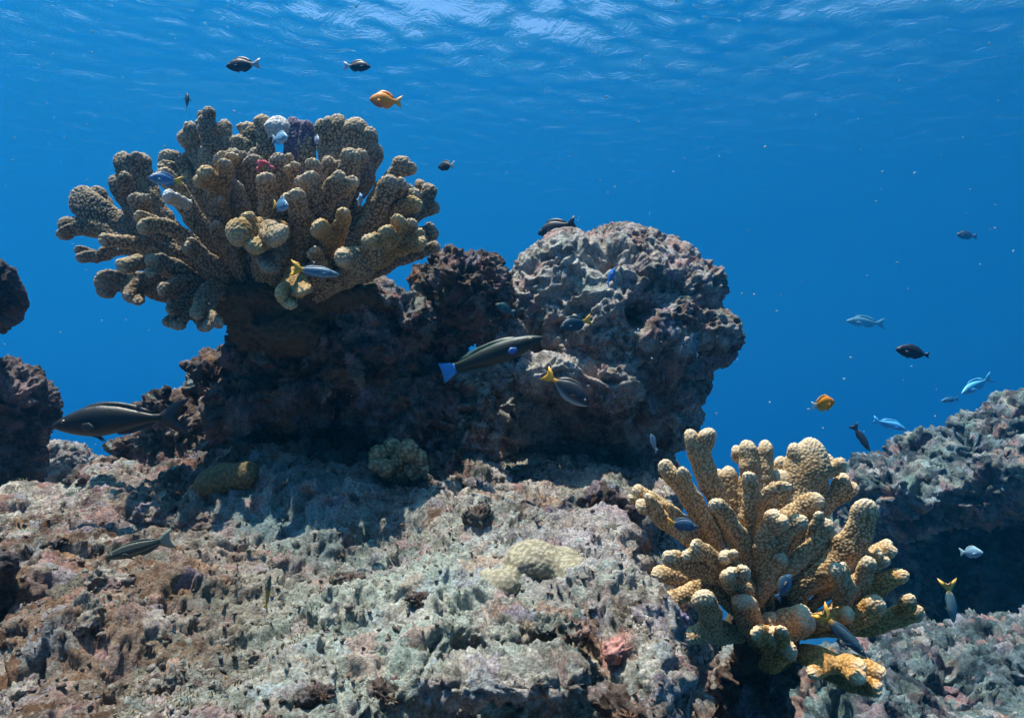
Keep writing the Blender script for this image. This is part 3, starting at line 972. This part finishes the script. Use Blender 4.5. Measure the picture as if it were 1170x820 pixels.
def body_mesh(shape, L, colour, bend=0.0):
    pr = np.array(SHAPES[shape])
    u = np.concatenate([[0.0, .012, .03], np.linspace(.06, 1, 38)])
    top = np.interp(u, pr[:, 0], pr[:, 1]); bot = np.interp(u, pr[:, 0], pr[:, 2]); wd = np.interp(u, pr[:, 0], pr[:, 3])
    for arr in (top, bot, wd):
        arr[3:-1] = (arr[2:-2] + 2 * arr[3:-1] + arr[4:]) / 4
    nv = 24
    ang = np.linspace(0, 2 * math.pi, nv, endpoint=False)
    co = np.zeros((len(u), nv, 3)); cols = np.zeros((len(u), nv, 3))
    for i in range(len(u)):
        mid = (top[i] + bot[i]) / 2; hh = (top[i] - bot[i]) / 2
        s = np.sin(ang); c = np.cos(ang)
        co[i, :, 0] = (0.5 - u[i]) * L
        co[i, :, 1] = np.sign(c) * np.abs(c) ** 1.1 * wd[i] * L
        co[i, :, 2] = (mid + s * hh) * L
        for j in range(nv):
            cols[i, j] = colour(u[i], s[j])
    co[:, :, 1] += (bend * L * (u ** 2))[:, None]
    me = grid_mesh('body', co.reshape(-1, 3), len(u), nv, wrap=True)
    me.flip_normals()
    pig(me, cols.reshape(-1, 3))
    return me


def fin_mesh(outline, th, colfn, bend=None):
    """outline: closed loop in the x-z plane; a thin solid with an edge of its own"""
    pts = np.array(outline, float)
    bm = bmesh.new()
    c = pts.mean(0)
    ring = []
    n = len(pts)
    for s in (1, -1):
        rim = [bm.verts.new((p[0], s * th * 0.25, p[1])) for p in pts]
        inn = [bm.verts.new((c[0] + (p[0] - c[0]) * .55, s * th, c[1] + (p[1] - c[1]) * .55)) for p in pts]
        ce = bm.verts.new((c[0], s * th, c[1]))
        for k in range(n):
            a, b, d, e = rim[k], rim[(k + 1) % n], inn[(k + 1) % n], inn[k]
            bm.faces.new((a, b, d, e) if s > 0 else (e, d, b, a))
            bm.faces.new((e, d, ce) if s > 0 else (ce, d, e))
        ring.append(rim)
    for k in range(n):
        bm.faces.new((ring[1][k], ring[1][(k + 1) % n], ring[0][(k + 1) % n], ring[0][k]))
    bmesh.ops.recalc_face_normals(bm, faces=bm.faces)
    if bend:
        for v in bm.verts:
            v.co.y += bend(v.co.x, v.co.z)
    me = bpy.data.meshes.new('fin'); bm.to_mesh(me); bm.free()
    smooth(me)
    co = verts_of(me)
    pig(me, np.array([colfn(x, z) for x, _, z in co]))
    return me


def fish(name, px, py, d, len_px, label, shape='damsel', yaw=0.0, pitch=0.0, roll=0.0, body=(.03, .04, .06), back=None, belly=None, tail=None,
         fins=None, fork=0.5, group=None, tail_len=0.26, colour=None, cat='fish', pec=None, dorsal_h=1.0, bend=0.03, tail_w=1.0, deep=1.0, pec_s=1.0):
    """len_px is nose to tail tip when seen side on; yaw 0 faces right, 180 faces left, +90 faces away"""
    Lall = len_px * d / FPX
    L = Lall / (1 + tail_len * 0.85)
    back = back or body; belly = belly or body; tail = tail or body; fins = fins or body

    def cf(u, s):
        if colour:
            return colour(u, s)
        c = np.array(body, float)
        k = sstep(0.1, 0.9, np.float64(s)); c = c * (1 - k) + np.array(back) * k
        k = sstep(0.25, 0.95, np.float64(-s)); c = c * (1 - k) + np.array(belly) * k
        k = sstep(0.86, 1.0, np.float64(u)); c = c * (1 - k) + np.array(tail) * k
        return c * (1 - 0.45 * math.exp(-((u - 0.225 - 0.03 * s * s) / 0.014) ** 2)) if abs(s) < .9 else c
    root = thing(name, P(px, py, d), label, cat, group)
    root.rotation_euler = (math.radians(roll), -math.radians(pitch), math.radians(yaw))
    root.scale = (1, 1, deep)
    bme = body_mesh(shape, L, cf, bend)
    link('body', bme, FM, root)
    pr = np.array(SHAPES[shape])
    top = lambda u: float(np.interp(u, pr[:, 0], pr[:, 1])) * L
    bot = lambda u: float(np.interp(u, pr[:, 0], pr[:, 2])) * L
    wid = lambda u: float(np.interp(u, pr[:, 0], pr[:, 3])) * L
    X = lambda u: (0.5 - u) * L
    by = lambda x, z: bend * L * ((0.5 - x / L) ** 2) if x < 0.5 * L else 0.0
    # tail fin
    tl = tail_len * L
    hz = (top(1) - bot(1)) / 2; zc = (top(1) + bot(1)) / 2
    sp = hz + tl * 0.55 * tail_w
    o = [(X(.97), zc + hz * .8), (X(1) - tl * .45, zc + sp * .72), (X(1) - tl, zc + sp), (X(1) - tl * (1 - fork * .35), zc + sp * .5),
         (X(1) - tl * (1 - fork * .6), zc), (X(1) - tl * (1 - fork * .35), zc - sp * .5), (X(1) - tl, zc - sp), (X(1) - tl * .45, zc - sp * .72), (X(.97), zc - hz * .8)]
    link('tail_fin', fin_mesh(o, 0.006 * L, lambda x, z: tail, by), FM, root)
    # dorsal and anal fins
    us = np.linspace(.26, .93, 9)
    hgt = dorsal_h * L * (.075 if shape != 'wrasse' else .035)
    prof = [.35, .75, .9, .95, 1, 1.1, 1.15, .8, .15]
    o = [(X(a), top(a) - .012 * L) for a in us] + [(X(a + .03), top(a) + hgt * h) for a, h in list(zip(us, prof))[::-1]]
    link('dorsal_fin', fin_mesh(o, 0.005 * L, lambda x, z: fins, by), FM, root)
    us = np.linspace(.58, .93, 6)
    prof = [.4, .95, 1.1, 1.1, .8, .15]
    o = [(X(a), bot(a) + .012 * L) for a in us] + [(X(a + .03), bot(a) - hgt * h) for a, h in list(zip(us, prof))[::-1]]
    link('anal_fin', fin_mesh(o, 0.005 * L, lambda x, z: fins, by), FM, root)
    # paired fins
    for s in (1, -1):
        pl = 0.17 * L * pec_s
        o = [(0, .018 * L), (-pl * .5, .05 * L), (-pl, .03 * L), (-pl * .95, -.02 * L), (-pl * .5, -.045 * L), (0, -.018 * L)]
        f = link('pectoral_fin', fin_mesh(o, 0.004 * L, lambda x, z: pec or fins), FM, root)
        f.location = (X(.30), s * (wid(.30) * .96), (top(.3) + bot(.3)) * .5 - .03 * L)
        f.rotation_euler = (0, math.radians(-18), math.radians(-s * 24))
        o = [(0, 0), (-pl * .3, -.02 * L), (-pl * .75, -.075 * L), (-pl * .45, -.01 * L)]
        f = link('pelvic_fin', fin_mesh(o, 0.004 * L, lambda x, z: fins), FM, root)
        f.location = (X(.36), s * wid(.36) * .3, bot(.36) * .97)
        # eye
        er = (.03 if shape in ('damsel', 'surgeon') else .02) * L
        ue = .13
        bm = bmesh.new(); bmesh.ops.create_uvsphere(bm, u_segments=12, v_segments=8, radius=er, matrix=Matrix.Diagonal((1, .5, 1, 1)))
        me = bpy.data.meshes.new('eye'); bm.to_mesh(me); bm.free(); smooth(me)
        e = link('eye', me, IRIS, root); e.location = (X(ue), s * wid(ue) * .86, (top(ue) * .35))
        bm = bmesh.new(); bmesh.ops.create_uvsphere(bm, u_segments=10, v_segments=6, radius=er * .62, matrix=Matrix.Diagonal((1, .6, 1, 1)))
        me = bpy.data.meshes.new('pupil'); bm.to_mesh(me); bm.free(); smooth(me)
        pp = link('pupil', me, EYE, e); pp.location = (0, s * er * .3, 0)
    return root


DK = (.018, .022, .035)
OR = (.97, .30, .010)
YL = (.75, .42, .04)
BL = (.10, .22, .36)
G_D = 'dark damselfish over the reef'
fish('damselfish', 274, 75, 1.45, 39, 'dark damselfish with pale tail swimming left, high above the spreading coral', yaw=180, pitch=-4, body=DK, tail=(.35, .38, .40), group=G_D)
fish('damselfish', 411, 76, 1.5, 31, 'dark damselfish swimming right, near the surface glints', yaw=0, pitch=-4, body=DK, tail=(.45, .48, .52), group=G_D)
fish('damselfish', 214, 115, 1.4, 30, 'small dark damselfish turned nose up, left of the coral top', yaw=118, pitch=58, body=DK, group=G_D)
fish('damselfish', 508, 190, 1.5, 27, 'dark round damselfish turning away, in open water right of the coral', yaw=140, pitch=6, body=(.03, .04, .05), tail=(.3, .35, .38), group=G_D)
fish('damselfish', 632, 262, 2.1, 46, 'black fish half hidden behind the top of the boulder', yaw=160, pitch=-12, body=(.008, .009, .012))
fish('damselfish', 1040, 402, 2.0, 36, 'dark oval fish in open water above the far reef', shape='surgeon', yaw=172, pitch=12, body=(.012, .016, .03), tail_len=.14, dorsal_h=.5)
def orange(u, s):
    c = np.array(OR)
    k = sstep(.1, .8, np.float64(-s)) * sstep(.75, .35, np.float64(u))
    return c * (1 - .75 * k) + np.array((.14, .07, .08)) * .75 * k
fish('damselfish', 437, 115, 1.35, 37, 'orange damselfish with dusky belly above the spreading coral', yaw=180, pitch=6, colour=orange, fins=OR, deep=1.22, tail=(.85, .45, .08), group='orange damselfish')
fish('damselfish', 943, 461, 1.3, 31, 'plain orange damselfish above the yellow tan coral', yaw=18, pitch=8, body=OR, belly=(.85, .36, .03), fins=(.85, .42, .08), tail=(.8, .7, .55), tail_len=.16, deep=1.2, group='orange damselfish')

# the two long fish
def wr(u, s):
    c = np.array((.008, .015, .013)); k = sstep(.5, 1, np.float64(s))
    return c * (1 - k) + np.array((.016, .04, .028)) * k
fish('wrasse', 570, 403, 1.28, 122, 'long dark green wrasse with bright blue tail in front of the boulder', shape='wrasse', yaw=-6, pitch=19, colour=wr, tail=(.03, .25, .62),
     fins=(.03, .07, .06), pec=(.04, .12, .38), pec_s=.6, fork=.12, tail_len=.17, tail_w=.75, cat='fish', dorsal_h=1.0, deep=.88)
def sn(u, s):
    c = np.array((.009, .009, .008)); k = sstep(.55, .95, np.float64(-s))
    return c * (1 - k) + np.array((.09, .09, .06)) * k
fish('bigeye_snapper', 122, 482, 1.2, 152, 'big dark fish with forked tail swimming left beside the outcrop', shape='snapper', yaw=184, pitch=-4, colour=sn, tail=(.03, .03, .032),
     fins=(.02, .02, .02), fork=1.1, tail_len=.30, tail_w=.9, dorsal_h=.45)

G_Y = 'blue fish with yellow tails by the corals'
def yb(u, s):
    c = np.array((.05, .15, .25)); k = sstep(.80, .95, np.float64(u))
    return c * (1 - k) + np.array(YL) * k
fish('damselfish', 654, 371, 1.45, 40, 'dark blue fish with yellow tail against the left side of the boulder', yaw=200, pitch=-16, body=(.02, .055, .08), tail=YL, group=G_Y)
def cres(u, s):
    c = np.array((.015, .022, .035)); k = sstep(.35, .95, np.float64(-s))
    c = c * (1 - k) + np.array((.30, .38, .40)) * k
    k = sstep(.85, .97, np.float64(u)); return c * (1 - k) + np.array(YL) * k
fish('damselfish', 652, 448, 1.32, 62, 'dark fish with pale belly and yellow tail, nose down below the boulder', shape='surgeon', yaw=-12, pitch=-36, colour=cres, tail=YL, fins=(.05, .05, .05), group=G_Y, dorsal_h=.7)
fish('damselfish', 366, 311, 1.12, 56, 'slim blue fish with orange yellow tail in front of the coral base', shape='wrasse', yaw=4, pitch=-8, body=(.06, .17, .26), back=(.05, .13, .2), belly=(.2, .3, .36), tail=YL, fork=.9, tail_len=.3, group=G_Y)
fish('damselfish', 322, 235, 1.10, 36, 'round blue fish with yellow tail peering out of the coral centre', yaw=-42, pitch=-14, body=(.10, .24, .38), belly=(.3, .4, .45), tail=YL, group=G_Y)
fish('damselfish', 185, 205, 1.15, 36, 'round blue fish with yellow tail among the left coral blades', yaw=218, pitch=-4, body=(.07, .19, .36), belly=(.25, .4, .5), tail=YL, group=G_Y)
fish('damselfish', 321, 158, 1.2, 34, 'pale blue fish hovering before the bleached coral top', yaw=-40, pitch=-10, body=(.2, .4, .55), belly=(.4, .55, .6), tail=(.3, .45, .5), group='pale blue fish')
fish('damselfish', 411, 228, 1.18, 30, 'pale blue fish with white fins at the right of the coral', yaw=-68, pitch=4, body=(.14, .34, .52), fins=(.5, .55, .55), tail=(.4, .5, .5), pec=(.6, .65, .62), group='pale blue fish')
fish('damselfish', 362, 160, 1.27, 24, 'small whitish fish tucked behind the purplish branch', yaw=-60, pitch=-20, body=(.32, .36, .42), tail=(.45, .48, .5), group='pale blue fish')
fish('damselfish', 699, 314, 1.48, 22, 'tiny bright blue fish under the dark hole of the boulder', yaw=-50, pitch=52, body=(.06, .24, .62), tail=(.1, .35, .7), group='small blue fish')
fish('damselfish', 793, 392, 1.45, 32, 'greyish blue fish on the right flank of the boulder', yaw=-120, pitch=58, body=(.06, .12, .18), belly=(.14, .24, .3), tail=(.2, .3, .34), group='small blue fish')
fish('damselfish', 746, 504, 1.1, 24, 'tiny pale blue fish in the shade left of the yellow tan coral', yaw=-130, pitch=60, body=(.16, .32, .46), tail=(.3, .45, .5), group='small blue fish')
fish('damselfish', 575, 352, 1.46, 26, 'small teal fish between the knob and the boulder', yaw=205, pitch=20, body=(.03, .09, .10), tail=(.05, .15, .15), group='small blue fish')
fish('damselfish', 783, 600, .90, 34, 'dark blue fish with orange tail at the left coral fingers', yaw=-14, pitch=-8, body=(.03, .08, .15), tail=(.70, .33, .04), group=G_Y)
fish('damselfish', 897, 668, .88, 40, 'slender dark blue fish upright in the middle of the yellow tan coral', shape='surgeon', yaw=-62, pitch=56, body=(.03, .09, .17), belly=(.12, .22, .3), tail=(.05, .1, .16), fins=(.12, .12, .1), group='small blue fish')
fish('damselfish', 968, 729, .90, 66, 'grey blue fish with orange tail slanting down under the right coral arms', shape='wrasse', yaw=-30, pitch=-42, body=(.03, .07, .10), belly=(.2, .24, .26), tail=(.72, .36, .05), fork=.9, tail_len=.34, group=G_Y)
fish('damselfish', 1087, 693, 1.3, 48, 'slim fish with yellow forked tail diving in the dark gap at right', shape='wrasse', yaw=-20, pitch=-84, body=(.12, .22, .24), tail=(.60, .38, .08), fork=1.0, tail_len=.4, group=G_Y)
fish('damselfish', 1112, 631, 2.0, 30, 'pale blue fish with spread fins before the shaded far reef', yaw=-70, pitch=10, body=(.2, .38, .5), fins=(.3, .45, .5), tail=(.3, .45, .5), pec=(.35, .5, .55), group='pale blue fish')
fish('parrotfish', 1112, 442, 3.3, 46, 'bright turquoise fish grazing on top of the far reef', shape='snapper', yaw=196, pitch=-24, body=(.05, .42, .70), back=(.15, .6, .8), tail=(.08, .5, .75), fins=(.08, .45, .7), group='turquoise parrotfish')
fish('parrotfish', 1020, 486, 3.2, 36, 'bright blue fish at the left end of the far reef', shape='snapper', yaw=-12, pitch=-18, body=(.05, .36, .68), back=(.08, .45, .75), tail=(.08, .5, .8), fins=(.06, .4, .7), group='turquoise parrotfish', tail_len=.22)
fish('parrotfish', 1083, 457, 3.4, 22, 'dim blue fish just behind the turquoise one', shape='snapper', yaw=190, pitch=-8, body=(.04, .2, .35), tail=(.05, .25, .4), group='turquoise parrotfish')
fish('wrasse', 986, 503, 3.0, 34, 'thin dark fish nose down beside the far reef end', shape='wrasse', yaw=-30, pitch=-60, body=(.015, .02, .03))
fish('parrotfish', 984, 368, 14.0, 44, 'ghostly far fish fading into the blue water', shape='snapper', yaw=184, pitch=4, body=(.12, .3, .38), group='far fish in the haze')
fish('damselfish', 1102, 269, 10.0, 22, 'faint small dark fish high at the right in blue water', yaw=172, pitch=8, body=(.03, .05, .07), group='far fish in the haze')
def gy(u, s):
    k = sstep(.25, .7, np.float64(u)); return np.array((.05, .10, .08)) * (1 - k) + np.array((.34, .30, .05)) * k
fish('wrasse', 306, 673, .80, 46, 'little green wrasse with yellow rear upright on the pale slope', shape='wrasse', yaw=-50, pitch=70, colour=gy, tail=(.35, .3, .06))
def stp(u, s):
    k = 1.0 if (math.sin(s * 7.5) > .45) else 0.0
    return np.array((.03, .035, .028)) * (1 - k) + np.array((.12, .15, .11)) * k
fish('wrasse', 152, 628, .98, 74, 'dark wrasse with pale stripes low over the left slope', shape='wrasse', yaw=190, pitch=-16, colour=stp, tail=(.2, .25, .2), fins=(.05, .06, .05))


# ------------------------------------------------------------------ drifting specks
def marine_snow():
    bm = bmesh.new()
    r2 = random.Random(5)
    for k in range(330):
        d = r2.uniform(0.7, 5.0)
        p = P(r2.uniform(-200, 1370), r2.uniform(-60, 560), d)
        if p.z > SURFACE_Z - .3:
            continue
        r = r2.choice((.6, .7, .8, 1.0, 1.3)) * d / FPX
        M = Matrix.Translation(p) @ Matrix.Rotation(r2.uniform(0, 3), 4, 'Y') @ Matrix.Diagonal((r * r2.uniform(1, 2.0), r, r, 1))
        bmesh.ops.create_icosphere(bm, subdivisions=1, radius=1, matrix=M)
    me = bpy.data.meshes.new('marine_snow'); bm.to_mesh(me); bm.free()
    tag(link('marine_snow', me, plain_mat('drifting_specks', (.30, .46, .52), .9)), kind='stuff')


marine_snow()


# ------------------------------------------------------------------ small growth and broken coral lying on the slope
def scatter_points(n, seed, dmin, dmax, xlim):
    from mathutils.bvhtree import BVHTree
    me = bpy.data.objects['reef_slope'].data
    co = verts_of(me); nn = normals_of(me)
    rg = np.random.default_rng(seed)
    ok = np.where((co[:, 1] > dmin) & (co[:, 1] < dmax) & (nn[:, 2] > 0.35) & (co[:, 0] > xlim[0] * co[:, 1]) & (co[:, 0] < xlim[1] * co[:, 1]))[0]
    pick = rg.choice(ok, n)
    return co[pick], nn[pick], rg


def rubble():
    pts, nn, rg = scatter_points(2600, 3, 0.55, 1.7, (-0.85, 0.32))
    bm = bmesh.new()
    for p, n in zip(pts, nn):
        L = rg.uniform(0.0012, 0.0034) if rg.random() < .9 else rg.uniform(.003, .0055)
        M = Matrix.Translation(Vector(p) + Vector(n) * L * .25) @ Matrix.Rotation(rg.uniform(0, 6.3), 4, 'Z') @ Matrix.Rotation(rg.normal(0, .4), 4, 'Y') @ \
            Matrix.Diagonal((L * rg.uniform(1, 1.7), L * rg.uniform(.5, .9), L * rg.uniform(.4, .8), 1))
        r = bmesh.ops.create_icosphere(bm, subdivisions=1, radius=1, matrix=M)
        for v in r['verts']:
            v.co += Vector(rg.normal(0, L * .24, 3))
    me = bpy.data.meshes.new('coral_rubble'); bm.to_mesh(me); bm.free(); smooth(me)
    m = rock_mat('rubble_bits', (0.05, 0.035, 0.025), (0.17, 0.12, 0.08), (0.62, 0.60, 0.52), scale=40, fine=160, pink=.6, mint=.4, crust=.6)
    tag(link('coral_rubble', me, m), kind='stuff')


def turf():
    pts, nn, rg = scatter_points(9000, 8, 0.5, 1.75, (-0.9, 0.34))
    co = []; q = []
    keep = fbm(pts * 7 + 60, 2) > 0.02
    for p, n in zip(pts[keep], nn[keep]):
        for k in range(4):
            h = rg.uniform(.0022, .0052); w = h * rg.uniform(.10, .2)
            d = n + rg.normal(0, .55, 3); d /= np.linalg.norm(d)
            s_ = np.cross(d, rg.normal(0, 1, 3)); s_ /= np.linalg.norm(s_)
            b = p + rg.normal(0, .003, 3) - n * .001
            e = d * .5 + rg.normal(0, .25, 3)
            i = len(co)
            co += [b - s_ * w, b + s_ * w, b + d * h * .6 + s_ * w * .8, b + d * h * .6 - s_ * w * .8, b + (d * .6 + e * .5) * h + s_ * w * .3, b + (d * .6 + e * .5) * h - s_ * w * .3]
            q += [(i, i + 1, i + 2, i + 3), (i + 3, i + 2, i + 4, i + 5)]
    me = bpy.data.meshes.new('turf_algae'); fast_mesh(me, np.array(co), np.array(q))
    t = NT('turf')
    c = t.ramp(t.noise(9, 4, .6, off=3), [(.3, (.12, .06, .03)), (.45, (.17, .13, .07)), (.58, (.16, .22, .15)), (.7, (.32, .24, .24))])
    t.l(c, t.b.inputs['Base Color'])
    tag(link('turf_algae', me, t.m), kind='stuff')


rubble()
turf()


def loose_stones():
    protos = []
    for k in range(4):
        me = blob_mesh('loose_stone', [((0, 0, 0), (.030, .024, .016)), ((.014, .008, .006), (.018, .016, .014)), ((-.016, -.006, .002), (.016, .018, .012))], 0.0045, smooth_it=3)
        displaced(me, lump=.008, fine=.006, pits=.008, pit_scale=40, off=60 + 9 * k)
        me.materials.append(M_slope if k % 2 else M_dark)
        protos.append(me)
    co = verts_of(bpy.data.objects['reef_slope'].data)
    r3 = random.Random(12)
    spots = [(60, 610, 1.12), (130, 668, .90), (215, 700, .83), (330, 640, 1.0), (395, 655, .97), (300, 735, .75), (440, 745, .73), (95, 745, .73), (40, 700, .82),
             (505, 640, 1.02), (360, 790, .66), (180, 785, .67), (480, 690, .86), (690, 660, .93), (715, 790, .68), (265, 620, 1.07), (545, 620, 1.08), (20, 790, .66)]
    labels = ['encrusted stone on the upper left slope, above the striped wrasse',
              'encrusted stone just below the tail of the striped wrasse',
              'encrusted stone on the left slope, midway between the striped wrasse and the bottom edge',
              'encrusted stone in mid slope, straight below the olive brown coral',
              'broad dark stone in mid slope, left of the pale cream coral and a little lower',
              'encrusted stone low on the slope, below the little upright green wrasse',
              'dark stone low on the slope, left of the ledges',
              'encrusted stone in the lower left, below the small black rock and right of it',
              'encrusted stone at the far left, right beside the small black rock',
              'round dark stone in the sun just above and left of the pale cream coral',
              'encrusted stone at the bottom edge, left of the lowest ledge',
              'encrusted stone at the bottom edge on the rust brown part of the slope',
              'small dark stone left of the upper ledge',
              'encrusted stone between the pale cream coral and the yellow tan coral',
              'encrusted stone right of the lowest ledge, below the pinkish sponge',
              "encrusted stone at the edge of the outcrop's shadow, right of the striped wrasse",
              'encrusted stone directly above the pale cream coral',
              'encrusted stone in the bottom left corner']
    for k, (px, py, d) in enumerate(spots):
        p = P(px, py, d)
        j = np.argsort((co[:, 0] - p.x) ** 2 + (co[:, 1] - p.y) ** 2)[:12]
        o = link('loose_stone', protos[k % 4])
        sc = r3.uniform(.45, 1.05)
        o.scale = (sc * r3.uniform(.8, 1.2), sc * r3.uniform(.8, 1.2), sc * r3.uniform(.8, 1.3))
        o.rotation_euler = (r3.uniform(-.3, .3), r3.uniform(-.3, .3), r3.uniform(0, 6.28))
        o.location = (p.x, p.y, float(np.mean(co[j, 2])) + .003)
        tag(o, labels[k], 'stone', 'loose stones on the slope')


loose_stones()
rock('rock', [B(-3, 662, .84, .016, .03, .032), B(-12, 690, .84, .026, .03, .02)], M_black, 0.005, 'small upright black rock at the left edge of the pale slope', lump=.006, fine=.005, pits=.006, off=77)

# thin crusts of living sponge on the rock
for (px, py, d, r, col, lab) in ((706, 742, .745, .016, (.34, .17, .14), 'pinkish red encrusting sponge right of the lowest ledge'),
                                 (770, 705, .86, .014, (.22, .17, .25), 'mauve crust at the edge of the slope beside the yellow tan coral'),
                                 (302, 186, 1.22, .010, (.50, .12, .16), 'tiny pink red sponge among the spreading coral branches')):
    me = blob_mesh('encrusting_sponge', [B(px, py, d, r, r, r * .6), B(px + 9, py + 6, d, r * .6, r * .6, r * .5), B(px - 8, py + 8, d - .005, r * .5, r * .6, r * .5)], .003, smooth_it=3)
    displaced(me, lump=.006, fine=.004, pits=.005, pit_scale=60, off=px)
    tag(link('encrusting_sponge', me, plain_mat('sponge_crust', col, .8, .2, .5, 140)), lab, 'sponge')
